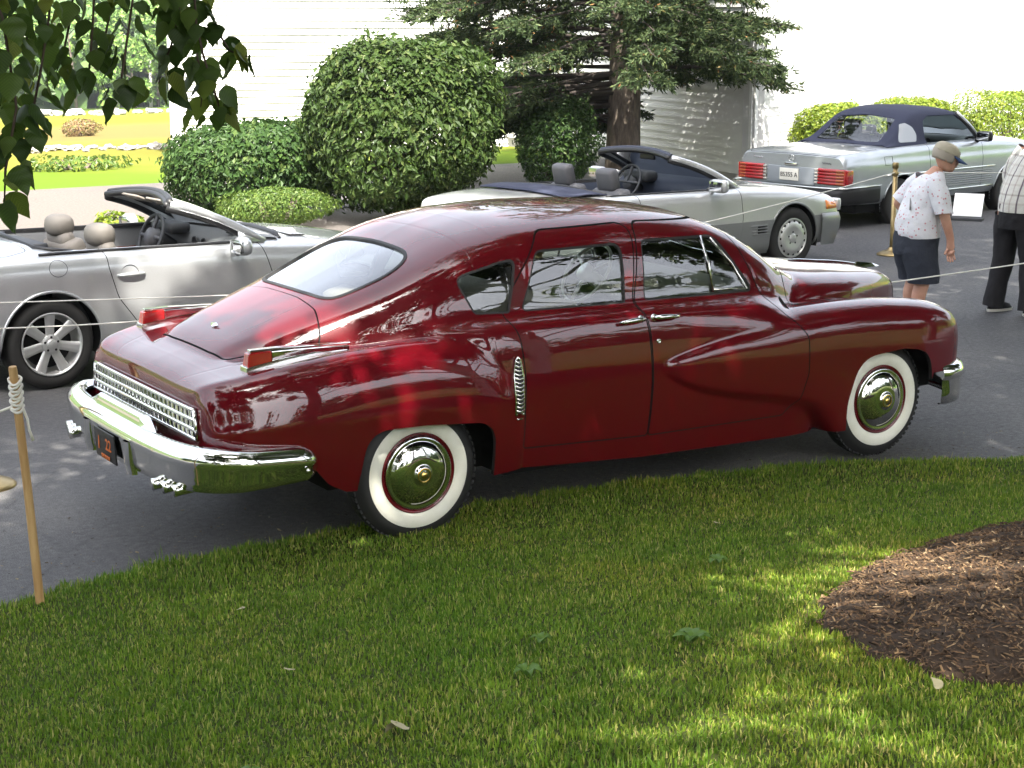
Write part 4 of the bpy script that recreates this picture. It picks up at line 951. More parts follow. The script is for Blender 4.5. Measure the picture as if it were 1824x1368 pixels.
# ---- shade trees round the photographer (out of frame, they shade the drive and show in the paint)
M_BL = leafmat('birch_leaf', [(0,(.032,.062,.012)),(.5,(.052,.095,.018)),(.85,(.080,.130,.026)),(1,(.13,.17,.04))], .38, .42, .4)
def shade_tree(name, c, H, rw, n, lab, seed, z0=3.2, tr=.2, size=.11, m=M_BL, bark=M_BIRCH, clumps=46, lean=(0,0), cr=.42):
    g = np.random.default_rng(seed); gz = float(lawn_z(c[0], c[1])); root = empty(name, (c[0], c[1], gz), 0, lab, 'tree'); t = MB()
    t.tube([(0,0,-.2),(0,0,.15),(lean[0]*.3,lean[1]*.3,H*.35),(lean[0]*.7,lean[1]*.7,H*.7),(lean[0],lean[1],H*.97)], [tr*1.4,tr,tr*.85,tr*.5,.03], 14)
    kc = []
    for j in range(clumps):
        zz = z0+(H-z0)*g.random()**1.1; f = math.sin(min(1,(zz-z0+.9)/(H-z0+.6))*math.pi)**.5; r = rw*f*math.sqrt(g.random()); a = g.uniform(0,6.28)
        p = (lean[0]*zz/H+r*math.cos(a), lean[1]*zz/H+r*math.sin(a), zz); kc.append(p)
        st = max(1.8, zz-r*.6-.6); t.tube([(lean[0]*st/H,lean[1]*st/H,st),(p[0]*.6+lean[0]*st/H*.4,p[1]*.6+lean[1]*st/H*.4,st+(zz-st)*.7),p], [tr*.22,tr*.13,.012], 6)
    t.build('trunk', bark, root)
    kc = np.array(kc); K = len(kc); kr = rw*g.uniform(.6,1.25,K)*cr*.55; w = g.integers(0,K,n); u = g.normal(size=(n,3)); u /= np.linalg.norm(u,axis=1,keepdims=True)
    P = kc[w]+u*(kr[w]*g.random(n)**.45)[:,None]*np.array([1,1,.75]); P[:,2] = np.maximum(P[:,2], z0-.1+.2*g.random(n))
    V, F = leaf_cards(P, g.normal(0,.8,(n,3))+np.array([0,0,.5]), size*g.uniform(.7,1.3,n), .72, .2, droop=np.array([0,0,-.9]))
    o = mesh_np('crown', V, F, m, root, smooth=False); tag(o, kind='stuff'); return root
shade_tree('birch_tree', (-5.6,-5.2), 15, 4.6, 56000, 'birch beside the photographer whose twigs hang into the view', 201, z0=3.15, size=.17, clumps=70, lean=(1.2,1.0))
shade_tree('birch_tree', (3.0,-4.9), 16, 5.2, 34000, 'birch growing out of the mulch bed', 202, z0=3.4, tr=.22, size=.17, clumps=56, lean=(-.5,1.2))
shade_tree('maple_tree', (-6.5,-10.9), 13, 5.0, 26000, 'maple standing on the lawn behind the photographer', 203, z0=3.8, bark=M_BARK, size=.18, clumps=70)
shade_tree('maple_tree', (1.3,-7.0), 15, 3.7, 30000, 'maple added out of view right of the photographer to shade the saloon', 206, z0=3.7, bark=M_BARK, size=.17, clumps=64)  # added out of view to keep sun blotches off the saloon doors
shade_tree('maple_tree', (8.6,-4.4), 17, 6.2, 62000, 'large maple on the lawn beyond the mulch bed', 204, z0=4.2, tr=.3, bark=M_BARK, size=.19, clumps=110, lean=(1.0,3.6))
shade_tree('maple_tree', (15.5,-3.0), 17, 5.5, 40000, 'maple at the far end of the lawn', 205, z0=4.2, tr=.3, bark=M_BARK, size=.20, clumps=80, lean=(-.5,3.0))

def unseen_tree_belt():  # added out of view; blocks the low sky so the car sides reflect dark
    g = np.random.default_rng(91); n0 = 130; ang = g.uniform(R(150), R(395), n0); d = g.uniform(30, 40, n0); x = 1+d*np.cos(ang); y = -4+d*np.sin(ang); k = (y < -10) | (x < -26); x, y = x[k], y[k]; n0 = len(x)
    h = g.uniform(8,13,n0); r = g.uniform(2.2,3.6,n0); m = 170; u = g.normal(size=(n0,m,3)); u /= np.linalg.norm(u, axis=2, keepdims=True)
    P = np.stack([x,y,h*.5],-1)[:,None]+u*np.stack([r,r,h*.5],-1)[:,None]*g.uniform(.45,1.05,(n0,m,1)); V, F = leaf_cards(P.reshape(-1,3), u.reshape(-1,3)+g.normal(0,.4,(n0*m,3)), g.uniform(.7,1.3,n0*m), .8, .2)
    o = mesh_np('unseen_tree_belt', V, F, leafmat('unseen_belt_leaf', [(0,(.025,.05,.012)),(.6,(.045,.08,.018)),(1,(.08,.12,.03))], .25)); tag(o, 'unseen tree belt added behind the photographer to darken the paint reflections', 'wood', kind='stuff')
unseen_tree_belt()
# ------------------------------------------------------------------ silver convertibles
M_SILVER = paint('silver_paint', (.47,.48,.485), .6, 1., .30)
M_SILVER2 = paint('pale_silver_paint', (.53,.535,.535), .5, 1., .30)
M_BLUESIL = paint('blue_silver_paint', (.36,.385,.405), .5, 1., .30)
M_CLAD = paint('grey_cladding', (.22,.225,.225), .3, .6, .35)
M_NAVY = mat('navy_canvas', (.022,.026,.050), .92, nodes=lambda t, b: bump(t, b, noise(t, coords(t), 300., 2), .3, .003))
M_ALLOY = mat('alloy', (.62,.62,.61), .38, .75)
M_TYRE = mat('tyre', (.022,.021,.020), .75)
M_GREYLE = mat('grey_leather', (.085,.085,.092), .55)
M_TAUPE = mat('taupe_leather', (.20,.18,.155), .6)
M_COAL = mat('charcoal_trim', (.045,.047,.052), .6)
M_MIDGREY = mat('grey_trim', (.15,.155,.16), .6)
M_NAVYLE = mat('navy_leather', (.030,.038,.060), .5)
M_MIRR = mat('mirror_glass', (.5,.5,.5), .02, 1.)
M_GLASSC = glass_mat('car_glass', (.86,.90,.88), 1.45, 1.2)
M_PLASTICWIN = glass_mat('plastic_window', (.72,.74,.74), 1.5, 1.6)
M_WOOD = mat('dark_wood_trim', (.10,.028,.014), .2, 0, 1.)

def loft(st, xs, nt=64):
    sec = rails(st, xs); P = []
    for s in sec:
        d = np.hypot(*np.diff(s, axis=0).T); q = np.concatenate([[0], np.cumsum(np.maximum(d, 1e-4))]); u = np.linspace(0, q[-1], nt)
        P.append(np.stack([pchip(q, s[:,0], u), pchip(q, s[:,1], u)], -1))
    P = np.array(P); P = np.stack([np.broadcast_to(xs[:,None], P.shape[:2]), P[...,0], P[...,1]], -1)
    P = smooth_axis(smooth_axis(P, 0, 2), 1, 2); P[:, -1, 1] = 0
    full = np.concatenate([P*np.array([1,-1,1]), P[:, -2::-1]], 1)
    S = Surf.from_grid(full)
    if S.N[:,2].mean() < 0: S.N = -S.N; S.Q = S.Q[:, ::-1]
    return S, full
def circ(cx, cz, r, n=40, zmin=-1):
    return [(cx+r*math.cos(a), max(zmin, cz+r*math.sin(a))) for a in np.linspace(0, 2*math.pi, n, endpoint=False)]
def cap(full, i, name, m, root, off=0.):
    b = MB(); b.add([tuple(q+np.array([off,0,0])) for q in full[i]], [list(range(len(full[i])))]); return b.build(name, m, root, smooth=False)
def car_tyre(root, x, y, s, Rr, rim, wd=.22):
    t = MB(); t.lathe([(rim-.012,-wd*.9),(rim-.006,-.02),(rim+.004,-.004),(rim+.02,.002),(rim+(Rr-rim)*.55,.006),(Rr-.022,-.004),(Rr-.008,-.018),(Rr,-.035),(Rr,-wd+.03),(Rr-.02,-wd),(rim,-wd)], (x,y,Rr), 'y', 60, sgn=s)
    return t.build('wheel', M_TYRE, root, auto=60)
def rim_spokes(w, x, y, s, Rr, rim, n=7):
    a = MB(); a.lathe([(rim-.004,-.004),(rim-.001,.003),(rim-.009,.005),(rim-.020,-.010),(rim-.024,-.07),(rim-.05,-.10)], (x,y,Rr), 'y', 60, sgn=s)
    a.lathe([(.072,-.03),(.070,-.016),(.060,-.010),(.038,-.010),(.036,-.004),(.030,0),(0,.001)], (x,y,Rr), 'y', 30, sgn=s); al = a.build('rim', M_ALLOY, w, auto=40)
    d = MB(); d.lathe([(rim-.03,-.105),(0,-.10)], (x,y,Rr), 'y', 40, sgn=s); d.build('brake_disc', M_DARK, w)
    for k in range(n):
        an = 2*math.pi*(k+.5)/n-math.pi/2; c, sn = math.cos(an), math.sin(an); b = MB(); P = []
        for r_, h, hw in ((.050,-.020,.034),(.10,-.020,.034),(.16,-.014,.037),(rim-.03,-.006,.042),(rim-.010,-.004,.047)):
            row = []
            for q, dh in ((-1,-.014),(-.72,.0),(-.2,-.004),(.2,-.004),(.72,0),(1,-.014)):
                row.append((x+r_*c-q*hw*sn, y+s*(h+dh), Rr+r_*sn+q*hw*c))
            P.append(row)
        b.grid(P); b.build('spoke', M_ALLOY, w)
    for k in range(5):
        an = 2*math.pi*k/5+math.pi/2; b = MB(); b.lathe([(.010,-.012),(.009,-.009),(0,-.010)], (x+.052*math.cos(an), y, Rr+.052*math.sin(an)), 'y', 10, sgn=s); b.build('wheel_bolt', M_BLACK, w)
    return al
def rim_disc(w, x, y, s, Rr, rim, n=15):
    a = MB(); a.lathe([(rim-.002,-.006),(rim,.002),(rim-.010,.004),(rim-.018,-.008),(rim-.026,-.010),(rim-.034,.000),(.16,.010),(.115,.014),(.085,.006),(.05,.004),(.044,.010),(.036,.013),(0,.013)], (x,y,Rr), 'y', 60, sgn=s)
    al = a.build('rim', M_ALLOY, w, auto=40)
    for k in range(n):
        an = 2*math.pi*k/n+.2; b = MB(); b.box((x+(rim-.040)*math.cos(an), y+s*.0015, Rr+(rim-.040)*math.sin(an)), (.036,.006,.026), ry=-an, bev=.004); b.build('slot_shade', M_DARK, w)  # dark boxes on the disc: shade of the slots put into the colour
    for k in range(5):
        an = 2*math.pi*k/5+math.pi/2; b = MB(); b.lathe([(.011,.006),(.009,.0075),(0,.007)], (x+.064*math.cos(an), y, Rr+.064*math.sin(an)), 'y', 10, sgn=s); b.build('wheel_bolt', M_COAL, w)
def seat(root, x, y, zt, m, m2, kind):
    b = MB(); b.box((x+.27,y,.46), (.52,.50,.20), bev=.06); b.box((x,y,.68), (.18,.50,.52), ry=R(-16), bev=.06); st = b.build('seat', m, root)
    h = MB()
    if kind == 'round':
        G = []
        for i in range(9):
            e = -math.pi/2+math.pi*i/8; G.append([(x-.09+.105*abs(math.cos(e))**.7*np.sign(math.cos(a))*abs(math.cos(a))**.85, y+.15*abs(math.cos(e))**.7*np.sign(math.sin(a))*abs(math.sin(a))**.8, zt-.085+.09*np.sign(math.sin(e))*abs(math.sin(e))**.8) for a in np.linspace(0, 2*math.pi, 17)])
        h.grid(G); h.build('headrest', m2, st)
        sh = MB(); sh.box((x-.075,y,zt-.21), (.13,.36,.17), ry=R(-16), bev=.06); sh.build('seat_shoulder', m2, st)
    else:
        h.box((x-.10,y,zt-.11), (.12,.27,.24), ry=R(-12), bev=.05); h.build('headrest', m, st)
        sh = MB(); sh.box((x-.055,y,zt-.30), (.15,.46,.22), ry=R(-14), bev=.07); sh.build('seat_shoulder', m2, st)
def door_mirror(root, x, y, z, s, m, sq=False):
    h = MB(); G = []
    for i in range(9):
        e = -math.pi/2+math.pi*i/8
        G.append([(x+.055*math.cos(e)**.6*math.cos(a) if math.cos(e) > 1e-6 else x, y+(.115 if not sq else .12)*np.sign(math.cos(e)*math.sin(a))*abs(math.cos(e)*math.sin(a))**(.8 if not sq else .5), z+(.072 if not sq else .07)*np.sign(math.sin(e))*abs(math.sin(e))**(.85 if not sq else .5)) for a in np.linspace(0, 2*math.pi, 21)])
    h.grid(G); hb = h.build('door_mirror', m, root)
    g = MB(); g.box((x-.050,y,z), (.010,.165 if not sq else .19,.098 if not sq else .105), bev=.02 if not sq else .008); g.build('mirror_glass', M_MIRR, hb)
    f = MB(); f.tube([(x+.01,y-s*.09,z-.045),(x+.03,y-s*.15,z-.075)], [.026,.03], 8); f.build('mirror_foot', m, hb)
def screen(root, base, head, bow_b, bow_h, m_out, m_in, header_m, glass, wout=.034):
    """windscreen surround: base (x,y,z), head (x,y,z) for the right side mirrored"""
    for s in (-1, 1):
        b0 = Vector((base[0], s*base[1], base[2])); h0 = Vector((head[0], s*head[1], head[2])); q = [b0.lerp(h0, t)+Vector((0, s*.03*math.sin(math.pi*t), .035*math.sin(math.pi*t))) for t in np.linspace(0,1,9)]
        o = MB(); o.tube([tuple(p) for p in q], wout, 10, flat=1.0); o.build('windscreen_pillar', m_out, root)
        i_ = MB(); i_.tube([tuple(p+Vector((-.028,-s*.012,-.022))) for p in q], wout*.85, 8); i_.build('pillar_seal', m_in, root)
    hd = MB(); ys = np.linspace(-head[1], head[1], 15)
    hp = [(head[0]+bow_h*(1-(y/head[1])**2), y, head[2]+.045*(1-(y/head[1])**2)) for y in ys]
    hd.tube([(a, y, z+.012) for a, y, z in hp], .030, 10); hd.build('windscreen_header', m_out if header_m is None else header_m, root)
    hs = MB(); hs.tube([(a-.030, y, z-.004) for a, y, z in hp], .026, 8); hs.build('header_seal', m_in, root)
    G = []
    for t in np.linspace(0,1,8):
        G.append([((base[0]+bow_b*(1-v*v))*(1-t)+(head[0]+bow_h*(1-v*v))*t, v*(base[1]*(1-t)+head[1]*t), base[2]*(1-t)+(head[2]+.045*(1-v*v))*t+.03*math.sin(math.pi*t)+.015*(1-v*v)*(1-t)) for v in np.linspace(-1,1,15)])
    g = MB(); g.grid(G); g.build('windscreen', glass, root)
def open_car(root, S, full, P):
    """common cutting: arches, sill, cockpit, doors, seams"""
    Rr, wb, hw = P['R'], P['wb'], P['hw']
    for cx in (0, wb): S = S.cut(side(circ(cx, Rr, P['arch']), .45))[1]
    cock = P['cockpit']; tub, S = S.cut(topv(cock, .6))
    out = {}
    for s in (-1, 1):
        f = side(P['door'], .3, s); ins, S2 = S.cut(lambda V: f(V)-.0035); _, S = S.cut(lambda V: f(V)+.0035)
        out[s] = ins
    for nm, poly in P.get('seams', {}).items():
        f = topv(poly, .6); ins, _ = S.cut(lambda V: f(V)-.003); _, S = S.cut(lambda V: f(V)+.003); out[nm] = ins
    return S, out
def arch_lips(root, wb, Rr, hw, m, rr):
    for cx in (0, wb):
        for s in (-1, 1):
            l = MB(); l.tube([(cx+rr*math.cos(a), s*hw(cx+rr*math.cos(a), Rr+rr*math.sin(a)), Rr+rr*math.sin(a)) for a in np.linspace(-.25, math.pi+.25, 30)], .012, 6); l.build('wheel_arch', m, root)
            w = MB(); w.lathe([(rr+.01,-.01),(rr+.01,-.30),(.05,-.30)], (cx, s*hw(cx, Rr+rr), Rr), 'y', 30, sgn=s, a0=-.3, a1=math.pi+.3); w.build('wheel_well', M_DARK, root)
def width_fn(full):
    X = full[:, 0, 0]; h = full.shape[1]//2
    def f(x, z):
        i = int(np.clip(np.searchsorted(X, x), 1, len(X)-1)); W_ = -full[i, :h, 1]; Zz = full[i, :h, 2]; k = np.argsort(Zz); return float(np.interp(z, Zz[k], W_[k]))
    return f
def top_fn(full):
    X = full[:, 0, 0]; h = full.shape[1]//2
    def f(x, y):
        i = int(np.clip(np.searchsorted(X, x), 1, len(X)-1)); a = np.abs(full[i, h//2:h+1, 1]); b = full[i, h//2:h+1, 2]; k = np.argsort(a); return float(np.interp(abs(y), a[k], b[k]))
    return f

def build_left():
    root = empty('convertible', (-.50,4.64,0), R(5), 'open silver convertible with taupe headrests and seven-spoke wheels left of the maroon saloon', 'car')
    Rr, wb = .33, 2.56
    T = [(-1.04,.80,.80,.84,.42),(-1.0,.86,.865,.90,.36),(-.90,.93,.91,.96,.32),(-.7,.97,.94,1.0,.28),(-.35,1,.955,1.03,.24),(0,1.005,.955,1.03,.22),(.5,1.0,.95,1.01,.20),(1.2,.99,.935,.98,.20),(1.65,.99,.925,.985,.20),(2.0,.99,.90,.955,.20),(2.56,.985,.865,.905,.22),(3.0,.95,.80,.845,.24),(3.3,.86,.71,.745,.26),(3.45,.72,.60,.63,.30),(3.5,.62,.52,.54,.32)]
    st = {x: [(.80*w,zl),(.875*w,zl+.09),(.897*w,.40),(.903*w,min(.53,zs-.2)),(.893*w,min(.68,zs-.14)),(.878*w,zs-.085),(.845*w,zs-.018),(.76*w,zs+.012),(.45*w,zc-.012),(0,zc)] for x, w, zs, zc, zl in T}
    xs = np.unique(np.concatenate([np.linspace(-1.04,-.85,20), np.arange(-.85,3.2,.02), np.linspace(3.2,3.5,24)])); S, full = loft(st, xs); hw = width_fn(full); tz = top_fn(full)
    P = dict(R=Rr, wb=wb, hw=hw, arch=.385, cockpit=round_poly([(.02,-.60),(.30,-.715),(1.50,-.70),(1.80,-.50),(1.88,0),(1.80,.50),(1.50,.70),(.30,.715),(.02,.60)], [.2,.2,.1,.2,.3,.2,.1,.2,.2]),
             door=round_poly([(.74,.335),(1.82,.335),(1.86,.60),(1.80,.80),(1.70,1.1),(.46,1.1),(.47,.85),(.53,.62)], [.03,.05,.2,.2,0,0,.2,.2]),
             seams=dict(lid=round_poly([(-.98,-.60),(-.25,-.74),(-.06,-.66),(-.06,.66),(-.25,.74),(-.98,.60)], .08), hood=round_poly([(2.02,-.70),(2.14,0),(2.02,.70),(2.9,.66),(3.42,.30),(3.42,-.30),(2.9,-.66)], [.05,.4,.05,.3,.2,.2,.3])))
    S, o = open_car(root, S, full, P)
    body = S.build('body', M_SILVER, root, flange=.02, fl_zmin=.15)
    cap(full, 0, 'tail_panel', M_SILVER, root); cap(full, -1, 'nose_panel', M_SILVER, root)
    for s in (-1, 1):
        d = o[s].build('door', M_SILVER, root, flange=.02)
        h = MB(); y = hw(.62,.79)
        h.lathe([(.0,-.012),(.062,-.010),(.075,.001)], (.63, s*y, .785), 'y', 24, sgn=s); h.build('handle_recess', M_MIDGREY, d)
        h = MB(); h.tube([(.53,s*(y+.004),.785),(.56,s*(y+.022),.787),(.66,s*(y+.026),.788),(.73,s*(y+.018),.788),(.75,s*(y+.002),.787)], [.010,.014,.015,.013,.008], 8); h.build('door_handle', M_SILVER, d)
        rl = MB(); rl.tube([(x, s*(hw(x,tz(x,.76)-.012)-.055 if False else s*s*.775*(1 if x < 1.6 else .985)), tz(x,.775)+.006) for x in np.linspace(-.02,1.80,24)], .013, 6); rl.build('belt_rail', M_BLACK, root)
    o['lid'].build('boot_lid', M_SILVER, root, flange=.015); hood = o['hood'].build('hood', M_SILVER, root, flange=.015)
    # fuel flap: round seam
    fl = MB(); fl.tube([(.08+.068*math.cos(a), -(hw(.08+.068*math.cos(a), .875+.058*math.sin(a))+.001), .875+.058*math.sin(a)) for a in np.linspace(0, 2*math.pi, 36, endpoint=False)], .0022, 4, closed=True, caps=False); fl.build('fuel_flap', M_COAL, root)
    sk = MB(); sk.box((1.28,0,.26), (1.7,1.66,.16), bev=.03); sk.build('underbody', M_DARK, root)
    # interior tub
    tb = MB(); tb.box((.95,0,.30), (1.9,1.40,.06)); tb.build('floor_pan', M_COAL, root)
    for s in (-1, 1):
        tb = MB(); tb.grid([[(x, s*.735, tz(x,.735)-.012), (x, s*.712, tz(x,.72)-.03), (x, s*.70, .72), (x, s*.68, .60), (x, s*.70, .30)] for x in np.linspace(.1,1.75,14)]); tb.build('door_trim', M_MIDGREY, root, solid=.01)
        w = MB(); w.box((1.05,s*.692,.74), (.75,.02,.07), bev=.008); w.build('wood_strip', M_WOOD, root)
    bk = MB(); bk.box((.03,0,.68), (.06,1.36,.60), bev=.02); bk.build('rear_bulkhead', M_COAL, root)
    rb = MB(); rb.tube([(.30,-.70,.955),(.12,-.69,.985),(.02,-.60,1.0),(0,0,1.045),(.02,.60,1.0),(.12,.69,.985),(.30,.70,.955)], .020, 8); rb.build('cockpit_seal', M_BLACK, root)
    rbar = MB(); rbar.box((.17,0,.965), (.16,.62,.05), bev=.02); rbar.box((.12,.45,.985),(.12,.2,.05),bev=.015); rbar.build('roll_bar_cover', M_COAL, root)
    for y in (-.38,.38): seat(root, .72, y, 1.115, M_TAUPE, M_TAUPE, 'round')
    ds = MB(); G = []
    for v in np.linspace(-1,1,15):
        y = .70*v; bx = 1.56+.10*(1-v*v); G.append([(bx+.44,y,.935),(bx+.28,y,.955),(bx+.12,y,.94),(bx+.03,y,.89),(bx+.02,y,.80),(bx+.06,y,.70),(bx+.12,y,.55)])
    ds.grid(G); da = ds.build('dashboard', M_MIDGREY, root)
    bn = MB(); bn.box((1.60,.38,.95), (.20,.36,.09), bev=.04); bn.build('instrument_hood', M_COAL, da)
    for y in (-.08,.08,-.55):
        v = MB(); v.lathe([(.045,0),(.042,.012),(.030,.004),(0,.006)], (1.665 if abs(y) < .3 else 1.60,y,.85), 'x', 20, sgn=-1); v.build('air_vent', M_BLACK, da)
    vt = MB(); vt.box((1.80,-.42,.957), (.13,.20,.012), bev=.004); vt.build('dash_grille', M_COAL, da)
    cs = MB(); cs.box((1.25,0,.56), (.9,.20,.24), bev=.04); cs.build('centre_console', M_COAL, root)
    sw = MB(); c = Vector((1.42,.38,.88)); ax = Vector((-.92,0,.38)).normalized(); a = Vector((0,1,0)); b = ax.cross(a)
    sw.tube([tuple(c+(a*math.cos(q)+b*math.sin(q))*.185) for q in np.linspace(0, 2*math.pi, 36, endpoint=False)], .016, 8, closed=True, caps=False); w_ = sw.build('steering_wheel', M_COAL, root)
    sp = MB(); sp.tube([tuple(c+ax*.03), tuple(c-ax*.05), tuple(c-ax*.22)], [.07,.08,.04], 12)
    for q in (R(0), R(180), R(270)): sp.tube([tuple(c), tuple(c+(a*math.cos(q)+b*math.sin(q))*.18)], .016, 6)
    sp.build('steering_hub', M_GREYLE, w_)
    screen(root, (1.83,.755,.925), (1.145,.545,1.235), .22, .13, M_SILVER, M_BLACK, M_BLACK, M_GLASSC, .036)
    vs = MB(); vs.box((1.26,.30,1.235), (.16,.42,.02), ry=R(24), bev=.006); vs.box((1.26,-.30,1.235), (.16,.42,.02), ry=R(24), bev=.006); vs.build('sun_visors', M_TAUPE, root) if False else None
    for y in (-.28,.28):
        vs = MB(); vs.box((1.235,y,1.225), (.15,.40,.018), ry=R(22), bev=.006); vs.build('sun_visor', M_TAUPE, root)
    rm = MB(); rm.box((1.36,0,1.20), (.03,.22,.06), bev=.012); rm.build('rear_view_mirror', M_BLACK, root)
    for s in (-1, 1):
        door_mirror(root, 1.52, s*.99, .935, s, M_SILVER)
        q = MB(); q.prism([(1.60,.93),(1.80,.93),(1.60,1.02)], s*.765, s*.79, 'y'); q.build('mirror_sail', M_SILVER, root)
        hv = MB()
        for k in range(4): hv.box((2.20+.035*k, s*.42, tz(2.20+.035*k,.42)+.006), (.016,.26,.008), ry=R(8), bev=.003)
        hv.build('hood_vent', M_ALLOY, hood)
        bp_ = MB(); bp_.box((2.20+.05, s*.42, tz(2.25,.42)+.001), (.15,.28,.004), ry=R(5)); bp_.build('vent_recess', M_BLACK, hood)
    wp = MB(); wp.tube([(2.03,-.66,tz(2.03,.66)+.004),(2.12,-.40,tz(2.12,.4)+.006),(2.155,0,tz(2.155,0)+.006),(2.12,.40,tz(2.12,.4)+.006),(2.03,.66,tz(2.03,.66)+.004)], [.008,.022,.024,.022,.008], 8, flat=1.6); wp.build('wiper_recess', M_BLACK, root)
    arch_lips(root, wb, Rr, hw, M_SILVER, .385)
    for x in (0, wb):
        for s in (-1, 1):
            w = car_tyre(root, x, s*.885, s, Rr, .235); rim_spokes(w, x, s*.885, s, Rr, .235)
    # tail lamp and bumper crease hidden at the far left; rear lamp
    for s in (-1, 1):
        l = MB(); l.box((-1.0,s*.66,.74), (.10,.26,.14), rz=s*R(18), bev=.03); l.build('tail_lamp', M_LENS, root)
    return root
build_left()

def build_middle():
    root = empty('convertible', (5.60,6.21,0), R(4), 'open silver convertible with navy cover and grey seats behind the maroon saloon roof', 'car')
    Rr, wb = .327, 2.515
    T = [(-1.15,.86,.79,.81,.40),(-1.12,.90,.825,.845,.36),(-1.0,.96,.85,.885,.30),(-.6,.99,.885,.92,.24),(0,1,.90,.93,.20),(.6,1,.895,.92,.20),(1.4,1,.885,.92,.20),(1.75,1,.885,.935,.20),(2.1,.995,.865,.905,.20),(2.515,.985,.835,.87,.22),(2.9,.965,.79,.825,.24),(3.12,.94,.745,.775,.26),(3.25,.90,.69,.72,.27),(3.30,.87,.64,.67,.28)]
    st = {x: [(.84*w,zl),(.89*w,zl+.07),(.905*w,.40),(.908*w,.52),(.897*w,min(.66,zs-.12)),(.884*w,zs-.07),(.855*w,zs-.016),(.78*w,zs+.008),(.45*w,zc-.008),(0,zc)] for x, w, zs, zc, zl in T}
    xs = np.unique(np.concatenate([np.linspace(-1.15,-1.0,16), np.arange(-1.0,3.05,.02), np.linspace(3.05,3.30,20)])); S, full = loft(st, xs); hw = width_fn(full); tz = top_fn(full)
    P = dict(R=Rr, wb=wb, hw=hw, arch=.375, cockpit=round_poly([(.02,-.69),(1.60,-.71),(1.84,-.45),(1.92,0),(1.84,.45),(1.60,.71),(.02,.69)], [.05,.1,.2,.4,.2,.1,.05]),
             door=round_poly([(.60,.30),(1.70,.30),(1.76,.60),(1.72,1.1),(.36,1.1),(.38,.7)], [.03,.05,.2,0,0,.2]),
             seams=dict(lid=round_poly([(-1.10,-.70),(-.42,-.76),(-.42,.76),(-1.10,.70)], .05), hood=round_poly([(1.98,-.72),(2.10,0),(1.98,.72),(2.7,.72),(3.22,.62),(3.22,-.62),(2.7,-.72)], [.05,.4,.05,.3,.1,.1,.3])))
    clad, S = None, S
    S, o = open_car(root, S, full, P)
    zc_ = .548
    fz = lambda V: V[:,2]-zc_
    up, lo = S.cut(fz); up.keep(lambda V: 1.0-V[:,0]).build('body', M_SILVER2, root, flange=.02, fl_zmin=.15); up.keep(lambda V: V[:,0]-1.0).build('front_body', M_SILVER2, root, flange=.02, fl_zmin=.15); [lo.keep(lambda V, q=q: V[:,1]*q).build('side_cladding', M_CLAD, root, off=.012, flange=.02, fl_zmin=.1) for q in (-1, 1)]
    cap(full, 0, 'tail_panel', M_SILVER2, root); cap(full, -1, 'nose_panel', M_CLAD, root)
    for s in (-1, 1):
        u_, l_ = o[s].cut(fz); d = u_.build('door', M_SILVER2, root, flange=.02); l_.build('door_cladding', M_CLAD, d, off=.012, flange=.02)
        rl = MB(); rl.tube([(x, s*.775, tz(x,.775)+.004) for x in np.linspace(.02,1.74,20)], .010, 6); rl.build('belt_rail', M_BLACK, root)
        # front wing louvres
        for k in range(4):
            z = .500-.030*k; x0 = 1.86+.008*k; v = MB(); v.tube([(x, s*(hw(x,z)+.018), z) for x in np.linspace(x0, x0+.24, 5)], .005, 6); v.build('wing_louvre', M_CLAD, root)
        for k in range(3):
            z = .485-.030*k; v = MB(); v.tube([(x, s*(hw(x,z)+.010), z) for x in np.linspace(1.96,2.09,4)], .011, 4); v.build('louvre_opening', M_BLACK, root)
        # indicator lamp
        a = MB(); a.grid([[(x, s*(hw(x,z)+.006), z) for z in (.60,.635,.67,.70-.35*(x-3.02)**1)] for x in np.linspace(3.03,3.27,10)]); a.build('indicator_lamp', M_AMBER, root, solid=.012)
        door_mirror(root, 1.34, s*.975, .955, s, M_SILVER2, True)
        q = MB(); q.prism([(1.42,.895),(1.68,.895),(1.42,1.0)], s*.755, s*.78, 'y'); q.build('mirror_sail', M_SILVER2, root)
    o['lid'].build('boot_lid', M_SILVER2, root, flange=.015); o['hood'].build('hood', M_SILVER2, root, flange=.015)
    bmp = MB(); G = []
    for y in np.linspace(-1,1,21):
        yy = .905*np.sign(y)*abs(y)**.8; xx = 3.34-.16*abs(y)**3.5; G.append([(xx-.03,yy*.985,.565),(xx,yy,.55),(xx+.025,yy*1.005,.50),(xx+.015,yy,.40),(xx-.02,yy*.99,.30),(xx-.05,yy*.98,.22)])
    for s in (0, -1):
        r0 = [(2.93,G[s][k][1],G[s][k][2]) for k in range(6)]; G.insert(0, r0) if s == 0 else G.append(r0)
    bmp.grid(G); bmp.build('front_bumper', M_CLAD, root)
    hl = MB()
    for s in (-1,1): hl.box((3.27,s*.62,.63), (.06,.36,.13), bev=.02)
    for s in (-1,1):
        h = MB(); h.box((3.275,s*.60,.63), (.06,.40,.13), rz=-s*R(8), bev=.02); h.build('headlamp', mat('headlamp_glass', (.55,.56,.56), .08, .3, 1.), root)
    sk = MB(); sk.box((1.25,0,.26), (1.65,1.66,.14), bev=.03); sk.build('underbody', M_DARK, root)
    tb = MB(); tb.box((.95,0,.30), (1.9,1.40,.06)); tb.build('floor_pan', M_COAL, root)
    for s in (-1,1):
        tb = MB(); tb.grid([[(x, s*.735, tz(x,.735)-.010), (x, s*.70, tz(x,.72)-.03), (x, s*.69, .70), (x, s*.70, .30)] for x in np.linspace(.05,1.70,12)]); tb.build('door_trim', M_NAVYLE, root, solid=.01)
